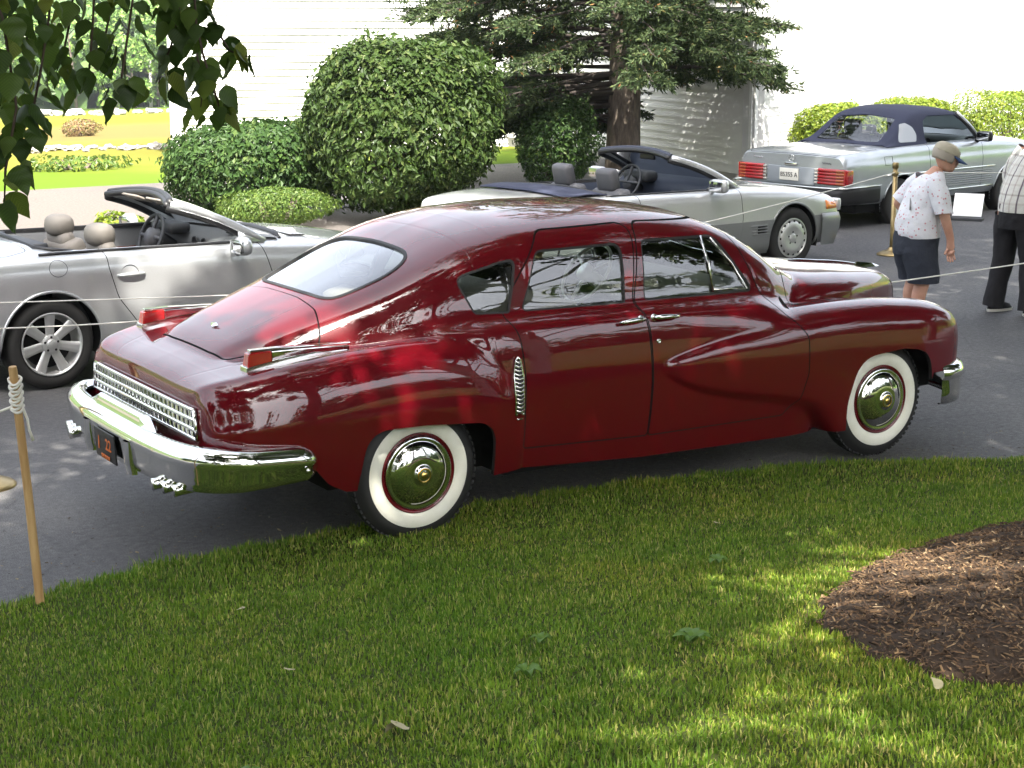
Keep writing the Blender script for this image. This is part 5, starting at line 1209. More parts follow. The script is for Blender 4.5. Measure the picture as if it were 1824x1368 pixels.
    tn = MB(); tn.grid([[(x, y, tz(-.4,0)+.018+.02*math.sin((x+.42)/.5*math.pi)-.02*(abs(y)/.72)**2) for y in np.linspace(-.74,.74,15)] for x in np.linspace(-.42,.06,8)]); tn.build('hood_cover', M_NAVY, root, solid=.012)
    tb = MB(); tb.tube([(.07,-.70,.925),(.07,0,.955),(.07,.70,.925)], .016, 6); tb.tube([(-.10,-.70,.93),(-.10,0,.965),(-.10,.70,.93)], .008, 6); tb.build('cover_edge', M_BLACK, root)
    bk = MB(); bk.box((.06,0,.62), (.05,1.36,.58)); bk.build('rear_bulkhead', M_NAVYLE, root)
    for y in (-.36,.36): seat(root, .48, y, 1.135, M_GREYLE, M_NAVYLE if False else M_GREYLE, 'square')
    ds = MB(); G = []
    for v in np.linspace(-1,1,13):
        y = .70*v; bx = 1.42+.06*(1-v*v); G.append([(bx+.50,y,.93),(bx+.26,y,.965),(bx+.06,y,.945),(bx,y,.90),(bx,y,.76),(bx+.06,y,.70),(bx+.10,y,.5)])
    ds.grid(G); da = ds.build('dashboard', M_NAVYLE, root); bn = MB(); bn.box((1.44,.37,.96), (.18,.40,.12), bev=.05); bn.build('instrument_hood', M_COAL, da)
    gl = MB(); gl.box((1.405,-.38,.80), (.02,.42,.09), bev=.008); gl.build('glovebox_lid', M_COAL, da)
    sw = MB(); c = Vector((1.26,.37,.90)); ax = Vector((-.92,0,.38)).normalized(); a = Vector((0,1,0)); b = ax.cross(a)
    sw.tube([tuple(c+(a*math.cos(q)+b*math.sin(q))*.19) for q in np.linspace(0, 2*math.pi, 36, endpoint=False)], .014, 8, closed=True, caps=False); sw.tube([tuple(c), tuple(c-ax*.2)], [.08,.04], 10)
    for q in (0, math.pi, -math.pi/2): sw.tube([tuple(c), tuple(c+(a*math.cos(q)+b*math.sin(q))*.18)], .016, 6)
    sw.build('steering_wheel', M_COAL, root)
    screen(root, (1.78,.745,.90), (1.05,.56,1.225), .20, .08, M_SILVER2, M_BLACK, mat('navy_header', (.03,.035,.055), .6), M_GLASSC, .034)
    rm = MB(); rm.box((1.22,0,1.20), (.03,.23,.065), bev=.012); rm.build('rear_view_mirror', M_BLACK, root)
    arch_lips(root, wb, Rr, hw, M_CLAD, .375)
    for x in (0, wb):
        for s in (-1,1):
            w = car_tyre(root, x, s*.875, s, Rr, .212); rim_disc(w, x, s*.875, s, Rr, .212)
    return root
build_middle()

TXT = []
def build_right():
    root = empty('convertible', (11.95,8.72,-.055), R(9), 'silver blue convertible seen from behind with its navy soft top raised', 'car')
    Rr, wb = .315, 2.46
    T = [(-1.17,.94,.935,.955,.40),(-1.15,.97,.955,.975,.38),(-1.05,.985,.975,1.0,.36),(-.6,1,1.0,1.035,.34),(0,1,1.02,1.05,.33),(.8,1,1.035,1.06,.33),(1.8,1,1.035,1.08,.33),(2.46,.99,1.01,1.06,.33),(3.1,.97,.95,1.0,.35),(3.4,.95,.90,.94,.40),(3.46,.93,.86,.89,.42)]
    st = {x: [(.82*w,zl),(.87*w,zl+.09),(.885*w,.58),(.888*w,.72),(.882*w,.855),(.868*w,.875),(.855*w,zs-.05),(.82*w,zs-.008),(.74*w,zs+.008),(.45*w,zc-.006),(0,zc)] for x, w, zs, zc, zl in T}
    xs = np.unique(np.concatenate([np.linspace(-1.17,-1.0,18), np.arange(-1.0,3.3,.02), np.linspace(3.3,3.46,10)])); S, full = loft(st, xs); hw = width_fn(full); tz = top_fn(full)
    P = dict(R=Rr, wb=wb, hw=hw, arch=.375, cockpit=round_poly([(.10,-.66),(1.70,-.71),(1.92,-.40),(1.98,0),(1.92,.40),(1.70,.71),(.10,.66)], [.1,.1,.2,.4,.2,.1,.1]),
             door=round_poly([(.64,.42),(1.76,.42),(1.80,1.2),(.58,1.2),(.58,.6)], [.03,.03,0,0,.1]),
             seams=dict(lid=round_poly([(-1.16,-.71),(-.38,-.74),(-.38,.74),(-1.16,.71)], .03), hood=round_poly([(2.05,-.72),(2.2,0),(2.05,.72),(3.40,.70),(3.40,-.70)], [.05,.4,.05,.05,.05])))
    S, o = open_car(root, S, full, P); S.build('body', M_BLUESIL, root, flange=.02, fl_zmin=.2); cap(full, 0, 'tail_panel', M_BLUESIL, root); cap(full, -1, 'nose_panel', M_BLACK, root)
    for s in (-1,1):
        d = o[s].build('door', M_BLUESIL, root, flange=.02)
        h = MB(); h.box((.75,s*(hw(.75,.93)+.018),.93), (.16,.03,.022), bev=.008); h.build('door_handle', M_CHROME, d)
        for k in range(7):
            z = .475+.028*k; b = MB(); b.tube([(x, s*(hw(x,z)+.002), z) for x in np.linspace(.45,2.02,8)], .008, 4); b.build('side_rib', M_CLAD, root)
        b = MB(); b.tube([(x, s*(hw(x,.69)+.008), .69) for x in np.linspace(-.40,2.05,10)], .011, 6); b.build('side_moulding', M_CHROME, root)
        b = MB(); b.tube([(x, s*(hw(x,.44)+.008), .425) for x in np.linspace(.42,2.05,8)], .011, 6); b.build('sill_moulding', M_CHROME, root)
        door_mirror(root, 1.68, s*.96, 1.10, s, M_BLACK, True)
        f = MB(); y = s*(hw(-.3,.88)+.001); f.tube([(-.38,s*(hw(-.38,.93)+.001),.93),(-.22,s*(hw(-.22,.93)+.001),.93),(-.22,s*(hw(-.22,.82)+.001),.82),(-.38,s*(hw(-.38,.82)+.001),.82)], .003, 4, closed=True, caps=False); f.build('fuel_flap' if s < 0 else 'flap_seam', M_COAL, root)
    lid = o['lid'].build('boot_lid', M_BLUESIL, root, flange=.015); o['hood'].build('hood', M_BLUESIL, root, flange=.015)
    # ribbed tail lamps
    for s in (-1,1):
        base = MB(); base.box((-1.165,s*.665,.705), (.05,.44,.205), bev=.012); lp = base.build('tail_lamp', M_LENS, root)
        for k in range(5):
            z = .625+.040*k; r_ = MB(); r_.box((-1.195,s*.60,z), (.024,.30,.027), bev=.008); r_.build('lens_rib', M_LENS, lp)
            r_ = MB(); r_.box((-1.19,s*.80,z), (.026,.115,.027), rz=s*R(-8), bev=.008); r_.build('indicator_rib', mat('amber_dull', (.28,.055,.01), .2, 0, 1.), lp)
            r_ = MB(); r_.box((-1.195,s*.42,z), (.02,.05,.026), bev=.006); r_.build('reverse_rib', mat('clear_lens', (.35,.33,.30), .15, 0, 1.), lp)
        wr = MB(); wr.box((-1.10,s*.875,.705), (.15,.03,.19), rz=s*R(-5), bev=.01); wr.build('side_lens', M_LENS, lp)
    pn = MB(); pn.box((-1.172,0,.69), (.02,.78,.22), bev=.004); pn.build('plate_panel', M_COAL if False else mat('tail_grey', (.20,.22,.24), .4), root)
    pl = MB(); pl.box((-1.192,.02,.70), (.008,.31,.155), bev=.003); plate = pl.build('licence_plate', mat('plate_white', (.62,.60,.54), .5), root)
    TXT.append((plate, root, '85355 A', (-1.1975,.02,.668), .082, M_BLACK))
    em = MB(); c = (-1.178,.0,.905); em.tube([(c[0], .045*math.cos(a), c[2]+.045*math.sin(a)) for a in np.linspace(0,2*math.pi,24,endpoint=False)], .0035, 6, closed=True, caps=False)
    for a in (90,210,330): em.tube([(c[0],0,c[2]),(c[0],.045*math.cos(R(a)),c[2]+.045*math.sin(R(a)))], .003, 5)
    em.build('star_badge', M_CHROME, lid)
    for y0, zc_, m_ in ((.62,.892,M_CHROME),(-.50,.872,M_COAL)):
        sq = MB(); sq.tube([(-1.180, y0-.012*k, zc_+.012*math.sin(k*2.1)) for k in range(13)], .0035, 5); sq.build('script_badge', m_, lid)
    lk = MB(); lk.box((-1.186,0,.835), (.02,.20,.03), bev=.006); lk.build('boot_handle', M_CHROME, lid)
    bm_ = MB(); G = []
    for y in np.linspace(-1,1,21):
        yy = .925*np.sign(y)*abs(y)**.8; xx = -1.36+.13*abs(y)**4; G.append([(xx+.12,yy*.96,.575),(xx+.02,yy,.57),(xx,yy,.53),(xx,yy*1.0,.42),(xx+.03,yy*.99,.38),(xx+.12,yy*.96,.36)])
    for s in (0,-1):
        r0 = [(-.50,G[s][k][1]*.985,G[s][k][2]) for k in range(6)]; G.insert(0, r0) if s == 0 else G.append(r0)
    bm_.grid(G); bm_.build('rear_bumper', M_BLACK, root)
    bs = MB(); bs.tube([(x, y, .578) for x, y in [(-.50,-.91)]+[(-1.36+.13*abs(v)**4, .925*np.sign(v)*abs(v)**.8) for v in np.linspace(-1,1,21)]+[(-.50,.91)]], .011, 6); bs.build('bumper_strip', M_CHROME, root)
    sk = MB(); sk.box((1.0,0,.30), (3.6,1.5,.16), bev=.03); sk.build('underbody', M_DARK, root)
    # soft top
    TT = [(-.16,.74,.70,1.045,1.06),(-.05,.745,.67,1.08,1.105),(.15,.75,.62,1.20,1.235),(.35,.755,.59,1.335,1.375),(.48,.757,.58,1.395,1.445),(.62,.76,.58,1.425,1.485),(.9,.762,.58,1.445,1.515),(1.25,.762,.578,1.435,1.50),(1.52,.76,.57,1.405,1.455),(1.58,.76,.565,1.385,1.43)]
    s2 = {x: [(wb_,1.03),(wb_-.012,1.05),(wt+(wb_-wt)*.55,1.03+(z1-1.03)*.5),(wt+.012,z1-.02),(wt-.03,z1+.012),(wt*.62,z2-.014),(0,z2)] for x, wb_, wt, z1, z2 in TT}
    xt = np.arange(-.16,1.581,.02); Q, qf = loft(s2, xt, 48)
    q1 = round_poly([(.70,.95),(.655,1.12),(.70,1.33),(.84,1.392),(1.50,1.385),(1.62,1.3),(1.9,.95)], [0,.1,.08,.06,.04,0,0])
    _, Q = Q.cut(side(q1, .5))
    rwp = round_poly([(-.075,-.52),(.37,-.46),(.40,0),(.37,.46),(-.075,.52),(-.085,0)], [.05,.06,.3,.06,.05,.3]); f = topv(rwp, 1.06); pane, Q = Q.cut(f)
    qp = round_poly([(.10,1.075),(.46,1.075),(.50,1.16),(.46,1.26),(.36,1.315),(.28,1.30)], [.02,.03,.06,.06,.05,.04]); panes = []
    for s in (-1,1):
        pq, Q = Q.cut(side(qp, .4, s)); panes.append(pq)
    top = Q.build('soft_top', M_NAVY, root, flange=.02); pane.build('rear_window', M_PLASTICWIN, top, off=-.006)
    for pq in panes: pq.build('quarter_window', mat('milky_plastic', (.20,.215,.225), .12, 0, 1.), top, off=.002)
    for s in (-1,1):
        qp = round_poly([(.10,1.075),(.46,1.075),(.50,1.16),(.46,1.26),(.36,1.315),(.28,1.30)], [.02,.03,.06,.06,.05,.04]); qq = MB()
        X2 = qf[:,0,0]; hh = qf.shape[1]//2
        def qw(x, z):
            i = int(np.clip(np.searchsorted(X2, x), 1, len(X2)-1)); a, b = -qf[i,:hh,1], qf[i,:hh,2]; k = np.argsort(b); return float(np.interp(z, b[k], a[k]))
        pass
        p = MB(); p.tube([(1.90,s*.735,1.06),(1.74,s*.66,1.24),(1.56,s*.575,1.41)], .026, 8); p.build('windscreen_pillar', M_BLUESIL, root)
        p = MB(); p.tube([(1.87,s*.725,1.06),(1.71,s*.648,1.24),(1.54,s*.565,1.40)], .024, 8); p.build('pillar_seal', M_BLACK, root)
        sb = MB(); sb.box((.62,s*.36,.86), (.16,.48,.56), ry=R(-14), bev=.06); st_ = sb.build('seat', M_COAL, root); hb = MB(); hb.box((.53,s*.36,1.22), (.10,.27,.20), ry=R(-10), bev=.05); hb.build('headrest', M_COAL, st_)
    G = [[((1.90+.16*(1-v*v))*(1-t)+(1.56+.05*(1-v*v))*t, v*(.735*(1-t)+.57*t), 1.06*(1-t)+1.42*t) for v in np.linspace(-1,1,11)] for t in (0,.5,1)]; g = MB(); g.grid(G); g.build('windscreen', M_GLASSC, root)
    ds = MB(); ds.grid([[(x, y, z) for x, z in ((2.0,1.055),(1.78,1.085),(1.64,1.07),(1.60,1.0),(1.62,.85),(1.7,.7))] for y in np.linspace(-.68,.68,9)]); da = ds.build('dashboard', mat('teal_grey_dash', (.06,.08,.085), .5), root)
    for y in (-.10,0,.10): v = MB(); v.lathe([(.042,0),(.038,.01),(.026,.002),(0,.004)], (1.60,y,1.0), 'x', 16, sgn=-1); v.build('air_vent', M_BLACK, da)
    tb = MB(); tb.box((.9,0,.45), (1.7,1.36,.05)); tb.build('floor_pan', M_COAL, root)
    an = MB(); an.tube([(-.62,.66,tz(-.62,.66)),(-.63,.66,tz(-.62,.66)+.42)], [.004,.002], 5); an.build('aerial', M_CHROME, root)
    arch_lips(root, wb, Rr, hw, M_BLUESIL, .375)
    for x in (0, wb):
        for s in (-1,1):
            w = car_tyre(root, x, s*.86, s, Rr, .185, .20); rim_disc(w, x, s*.86, s, Rr, .185)
    return root
build_right()

def add_text(par, root, body, loc, size, m, name='lettering', ex=.0015):
    cu = bpy.data.curves.new('txt', 'FONT'); cu.body = body; cu.size = size; cu.extrude = ex; cu.align_x = 'CENTER'; cu.offset = .0006
    to = bpy.data.objects.new('txt', cu); COL.objects.link(to); bpy.context.view_layer.update()
    me = bpy.data.meshes.new_from_object(to.evaluated_get(bpy.context.evaluated_depsgraph_get())); bpy.data.objects.remove(to); bpy.data.curves.remove(cu)
    # stand the text upright, read from behind the car (facing -x)
    me.transform(Matrix.Translation(loc) @ Matrix(((0,0,-1,0),(-1,0,0,0),(0,1,0,0),(0,0,0,1)))); me.materials.clear(); me.materials.append(m)
    o = bpy.data.objects.new(name, me); COL.objects.link(o); o.parent = par; return o
for par, root, body, loc, size, m in TXT: add_text(par, root, body, loc, size, m)
M_ORANGE = mat('plate_orange', (.55,.13,.02), .5)
for par, loc in PLATE_TXT:
    x, y, z = loc
    add_text(par, None, '1', (x,y+.085,z-.030), .10, M_ORANGE); add_text(par, None, '22', (x,y-.055,z-.018), .085, M_ORANGE); [MB().box((x+.001,y+.045-.026*k,z-.060), (.003,.014,.022)).build('small_letter', M_ORANGE, par) for k in range(5)]
# ------------------------------------------------------------------ people
def skin(name, nodes, edges, m, parent=None, sub=2, root_i=0):
    """nodes: (x,y,z,rx,ry); edges index pairs -> one continuous skinned surface"""
    me = bpy.data.meshes.new(name); me.from_pydata([n[:3] for n in nodes], edges, []); o = bpy.data.objects.new(name, me); COL.objects.link(o)
    md = o.modifiers.new('skin', 'SKIN'); md.use_smooth_shade = True
    for i, v in enumerate(me.skin_vertices[0].data): v.radius = (nodes[i][3], nodes[i][4] if len(nodes[i]) > 4 else nodes[i][3]); v.use_root = (i == root_i)
    s = o.modifiers.new('sub', 'SUBSURF'); s.levels = s.render_levels = sub
    bpy.context.view_layer.update(); m2 = bpy.data.meshes.new_from_object(o.evaluated_get(bpy.context.evaluated_depsgraph_get())); bpy.data.objects.remove(o)
    m2.name = name; m2.materials.clear(); m2.materials.append(m); m2.polygons.foreach_set('use_smooth', np.ones(len(m2.polygons), bool))
    q = bpy.data.objects.new(name, m2); return link(q, parent)
def ellip(secs, n=28, power=2.):
    """stack of ellipses: (cx,cy,cz,rx,ry) -> grid of points, closed in u"""
    return [[(cx+rx*np.sign(math.cos(a))*abs(math.cos(a))**(2/power), cy+ry*np.sign(math.sin(a))*abs(math.sin(a))**(2/power), cz) for a in np.linspace(0, 2*math.pi, n+1)] for cx, cy, cz, rx, ry in secs]
M_SKIN = mat('skin', (.50,.27,.19), .55, nodes=lambda t, b: t.links.new(ramp(t, noise(t, coords(t), 9., 3), [(.3,(.44,.22,.15)),(.7,(.55,.31,.22))]), b.inputs['Base Color']))
def _floral(t, b):
    v = coords(t); vo = t.nodes.new('ShaderNodeTexVoronoi'); vo.inputs['Scale'].default_value = 30.; vo.inputs['Randomness'].default_value = 1.; t.links.new(v, vo.inputs['Vector'])
    n = noise(t, v, 6., 2); c = ramp(t, vo.outputs['Distance'], [(.0,(.46,.08,.10)),(.16,(.52,.22,.25)),(.30,(.66,.66,.70))])
    vc = t.nodes.new('ShaderNodeSeparateColor'); t.links.new(vo.outputs['Color'], vc.inputs[0]); g = ramp(t, vc.outputs[0], [(.22,(0,0,0)),(.28,(1,1,1))])
    v2 = t.nodes.new('ShaderNodeTexVoronoi'); v2.inputs['Scale'].default_value = 34.; t.links.new(v, v2.inputs['Vector'])
    base = ramp(t, v2.outputs['Distance'], [(.0,(.38,.44,.62)),(.16,(.60,.62,.68)),(.24,(.66,.66,.69))])
    m = mixc(t, g, base, c); t.links.new(m, b.inputs['Base Color']); bump(t, b, noise(t, v, 9., 3), .6, .03)
M_FLORAL = mat('floral_cotton', (.7,.7,.72), .85, nodes=_floral)
def _plaid(t, b):
    v = coords(t); sep = t.nodes.new('ShaderNodeSeparateXYZ'); t.links.new(v, sep.inputs[0]); 
    def bands(sock, sc, lo, hi):
        m = t.nodes.new('ShaderNodeMath'); m.operation = 'MULTIPLY'; m.inputs[1].default_value = sc; t.links.new(sock, m.inputs[0]); f = t.nodes.new('ShaderNodeMath'); f.operation = 'FRACT'; t.links.new(m.outputs[0], f.inputs[0]); return ramp(t, f.outputs[0], [(0,lo),(.10,lo),(.12,hi),(.46,hi),(.49,(.46,.40,.37)),(.55,(.46,.40,.37)),(.58,hi),(1,hi)])
    a = bands(sep.outputs[1], 8., (.15,.12,.14), (.60,.58,.53)); c = bands(sep.outputs[2], 6., (.80,.74,.72), (1,1,1)); t.links.new(mixc(t, .55, a, mixc(t, 1., a, c, 'MULTIPLY')), b.inputs['Base Color']); bump(t, b, noise(t, v, 7., 3), .6, .03)
M_PLAID = mat('plaid_cotton', (.6,.57,.53), .85, nodes=_plaid)
M_NAVYC = mat('navy_cotton', (.020,.024,.036), .85, nodes=lambda t, b: bump(t, b, noise(t, coords(t), 8., 3), .6, .03))
M_BLACKC = mat('black_cotton', (.010,.009,.011), .85, nodes=lambda t, b: bump(t, b, noise(t, coords(t), 8., 3), .6, .03))
M_CAP = mat('beige_cap', (.42,.38,.29), .85); M_CAPB = mat('blue_peak', (.035,.07,.17), .8); M_HAIR = mat('grey_hair', (.34,.30,.25), .7)
M_SHOE = mat('white_shoe', (.60,.58,.52), .7)
def hand(nodes, edges, iw, wrist, d, side_v, k=1.):
    """palm, five bent fingers and a thumb grown from the wrist node"""
    d = Vector(d).normalized(); s = Vector(side_v).normalized(); n = d.cross(s); w = Vector(wrist)
    pi = len(nodes); p = w+d*.05*k; nodes.append((*p, .040*k, .020*k)); edges.append((iw, pi)); p2 = w+d*.085*k; nodes.append((*p2, .042*k, .017*k)); edges.append((pi, pi+1))
    for j, (o, l) in enumerate(((-.030,.068),(-.010,.078),(.010,.074),(.029,.058))):
        b = p2+s*o*k+d*.006; i0 = len(nodes)
        for t, c in ((.35,.006),(.7,.018),(1.,.036)): nodes.append((*(b+d*l*k*t+n*c), .0098*k-.0016*t))
        edges += [(pi+1, i0), (i0, i0+1), (i0+1, i0+2)]
    i0 = len(nodes)
    for t, c in ((.35,.028),(.7,.048),(1.,.058)): nodes.append((*(w+d*(.03+.07*t)*k-s*c*k+n*.02*t), .0125*k-.003*t))
    edges += [(pi, i0), (i0, i0+1), (i0+1, i0+2)]
def head(root, c, fwd, tilt, m=M_SKIN, cap_=True, hair=True, neck=None):
    """head with brow, eyes, nose, mouth, chin, ears; local x forward, then turned"""
    hd = empty('head_pivot', c, 0) if False else None
    Mx = Matrix.Translation(c) @ Matrix.Rotation(fwd, 4, 'Z') @ Matrix.Rotation(tilt, 4, 'Y')
    G = []; n = 30
    prof = [(-.118,.006,.015,.012),(-.112,.020,.040,.034),(-.095,.024,.062,.052),(-.070,.020,.078,.062),(-.04,.012,.088,.068),(-.01,.004,.094,.073),(.02,-.002,.099,.077),(.05,-.006,.100,.078),(.08,-.010,.092,.072),(.105,-.012,.070,.055),(.12,-.014,.035,.028),(.124,-.014,.004,.004)]
    for z, cx, rx, ry in prof:
        row = []
        for a in np.linspace(0, 2*math.pi, n+1):
            x, y = cx+rx*math.cos(a), ry*math.sin(a); f = math.cos(a)
            if f > .6:
                x += .020*math.exp(-(y/.013)**2-((z+.022)/.020)**2)*1.2+.010*math.exp(-(y/.010)**2-((z-.005)/.022)**2)
                x -= .010*math.exp(-((abs(y)-.031)/.014)**2-((z-.008)/.012)**2); x += .006*math.exp(-((z-.026)/.012)**2-(y/.05)**2)
                x += .005*math.exp(-(y/.022)**2-((z+.055)/.010)**2)-.006*math.exp(-(y/.03)**2-((z+.066)/.006)**2); x += .008*math.exp(-(y/.02)**2-((z+.095)/.012)**2)
            row.append((x, y, z))
        G.append(row)
    b = MB(); b.grid([[tuple(Mx @ Vector(p)) for p in r] for r in G])
    for s in (-1, 1):
        e = [[tuple(Mx @ Vector((-.012+.030*k*math.cos(a)*.6-.004, s*(.074+.010*k+.006*math.sin(q*1.5)), -.002+.034*k*math.sin(a)))) for a in np.linspace(0, 2*math.pi, 13)] for q, k in enumerate((.25,.6,1.,.9))]; b.grid(e)
    h = b.build('head', m, root)
    eb = MB()
    for s in (-1, 1):
        p = Mx @ Vector((.083, s*.031, .008)); G2 = [[tuple(p+Vector((.010*math.cos(e)*math.cos(a), .010*math.cos(e)*math.sin(a), .010*math.sin(e)))) for a in np.linspace(0,2*math.pi,11)] for e in np.linspace(-1.57,1.57,7)]; ey = MB(); ey.grid(G2); ey.build('eye', mat('eye_dark', (.06,.045,.035), .2), h)
    lp = MB(); lp.tube([tuple(Mx @ Vector(q)) for q in ((.083,-.022,-.060),(.091,0,-.061),(.083,.022,-.060))], [.002,.0035,.002], 6); lp.build('mouth', mat('lip', (.36,.13,.11), .5), h)
    if hair:
        G3 = []
        for e in np.linspace(-.55, 1.5, 12):
            row = []
            for a in np.linspace(R(62), R(298), 26):
                rr = 1.06+.02*math.sin(a*9+e*7); row.append(tuple(Mx @ Vector((-.006+.104*rr*math.cos(e)**.7*math.cos(a), .083*rr*math.cos(e)**.7*math.sin(a), .022+.108*math.sin(e)))))
            G3.append(row)
        q = MB(); q.grid(G3); q.build('hair', M_HAIR, h, solid=.008)
    if cap_:
        G4 = []
        for e in np.linspace(.02, 1.57, 10): G4.append([tuple(Mx @ Vector((-.004+.112*math.cos(e)**.65*math.cos(a), .090*math.cos(e)**.65*math.sin(a), .040+.098*math.sin(e)))) for a in np.linspace(0, 2*math.pi, 33)])
        q = MB(); q.grid(G4); cp = q.build('cap', M_CAP, h, solid=.004)
        pk = MB(); pk.grid([[tuple(Mx @ Vector((.085*math.cos(a)+ (.105*k)*math.cos(a*.75)**.8, (.088+.006*k)*math.sin(a), .046-.030*k-.014*(math.sin(a)**2)*(1)+.006*(1-k)))) for a in np.linspace(-1.25,1.25,17)] for k in (0,.35,.7,1.)]); pk.build('cap_peak', M_CAPB, cp, solid=.006)
        bd = MB(); bd.box(tuple(Mx @ Vector((.100,.0,.085))), (.012,.030,.028), rz=fwd, bev=.004); bd.build('cap_badge', mat('cap_print', (.10,.03,.04), .8), cp)
    return h

def lean(o, k, z0, sc):
    for c in o.children_recursive:
        for v in c.data.vertices: v.co.x += k*max(0, v.co.z-z0); v.co.z *= sc
TEXF = bpy.data.textures.new('cloth_folds', 'CLOUDS'); TEXF.noise_scale = .17; TEXF.noise_depth = 2
def folds(root):
    for c in root.children_recursive:
        if c.name.split('.')[0] in ('blouse','sleeve','shorts','short_leg','shirt','trousers','trouser_leg'):
            c.modifiers.clear(); s = c.modifiers.new('sub', 'SUBSURF'); s.levels = s.render_levels = 2
            d = c.modifiers.new('folds', 'DISPLACE'); d.texture = TEXF; d.strength = .030; d.mid_level = .5; d.texture_coords = 'GLOBAL'
def build_woman():
    # local: x forward (the way she faces), y left, z up
    root = empty('person', (6.60,2.10,0), R(-26), 'person in a beige cap, floral shirt and navy shorts leaning forward beside the brass post', 'person')
    N_ = []; E_ = []
    def nd(*a): N_.append(a); return len(N_)-1
    def ln(*i): 
        for a, b in zip(i[:-1], i[1:]): E_.append((a, b))
    pel = nd(-.05,0,.86,.155,.17); wa = nd(-.03,0,1.0,.15,.17); ch = nd(.05,0,1.17,.125,.15); up = nd(.125,0,1.30,.085,.115); nk = nd(.185,0,1.405,.058,.06); nk2 = nd(.225,0,1.455,.052,.055); ln(pel,wa,ch,up,nk,nk2)
    hands = []
    for s in (-1, 1):
        sh = nd(.115,s*.165,1.305,.052,.052); 
        if s < 0: el = nd(.13,s*.245,1.06,.050,.050); wr = nd(.165,s*.235,.82,.033,.030)
        else: el = nd(-.10,s*.30,1.10,.050,.05); wr = nd(.05,s*.215,.96,.033,.03)
        ln(up,sh,el,wr); hands.append((wr, s))
        hp = nd(-.045,s*.10,.80,.12,.13); kn = nd(-.01,s*.105,.47,.068,.068); cf = nd(-.05,s*.11,.33,.066,.064); an = nd(-.04,s*.11,.09,.040,.040); ft = nd(.07,s*.125,.035,.040,.032); to = nd(.16,s*.13,.028,.036,.026)
        ln(pel,hp,kn,cf,an,ft,to)
    hand(N_, E_, hands[0][0], (.165,-.235,.82), (.05,.05,-1), (1,0,.05)); hand(N_, E_, hands[1][0], (.05,.215,.96), (.6,-.5,-.3), (0,.3,1))
    skin('body', N_, E_, M_SKIN, root)
    # blouse
    g = MB(); g.grid(ellip([(-.035,0,.85,.185,.205),(-.04,0,.875,.192,.210),(-.03,0,.95,.195,.212),(.0,0,1.05,.185,.205),(.04,0,1.15,.175,.205),(.075,0,1.24,.162,.205),(.11,0,1.325,.135,.195),(.15,0,1.375,.10,.14),(.185,0,1.405,.074,.085),(.20,0,1.42,.066,.070)], 32)); sh_ = g.build('blouse', M_FLORAL, root, solid=.006)
    for s in (-1, 1):
        a = (.115,s*.15,1.335); b = (.122,s*.215,1.22) if s < 0 else (.03,s*.25,1.22); c = (.13,s*.245,1.07) if s < 0 else (-.07,s*.285,1.12)
        t = MB(); t.tube([a,((a[0]+b[0])/2,(a[1]+b[1])/2,(a[2]+b[2])/2+.01),b,c], [.080,.090,.086,.082], 18, caps=False); t.build('sleeve', M_FLORAL, sh_, solid=.005)
    st = MB(); st.tube([(.16,.09,1.40),(.0,.03,1.33),(-.075,-.06,1.22),(-.125,-.14,1.10)], .008, 6); st.build('bag_strap', mat('grey_strap', (.25,.24,.25), .8), sh_)
    # shorts
    t = MB(); t.grid(ellip([(-.045,0,.90,.178,.195),(-.05,0,.84,.190,.208),(-.055,0,.76,.190,.212),(-.055,0,.70,.182,.212)], 30)); so = t.build('shorts', M_NAVYC, root, solid=.006)
    for s in (-1, 1):
        l = MB(); l.grid(ellip([(-.05,s*.10,.78,.155,.115),(-.05,s*.108,.70,.158,.118),(-.03,s*.112,.60,.150,.118),(-.015,s*.114,.50,.142,.116),(-.012,s*.114,.455,.138,.114)], 24)); l.build('short_leg', M_NAVYC, so, solid=.006)
        f = MB(); f.grid(ellip([(.06,s*.125,.0,.13,.048),(.06,s*.125,.03,.135,.052),(.05,s*.125,.06,.11,.046),(.0,s*.12,.09,.06,.044)], 20)); f.build('shoe', M_SHOE, root)
    head(root, (.285,0,1.535), 0, R(24), cap_=True)
    lean(root, -.17, .86, .965); folds(root); return root
build_woman()
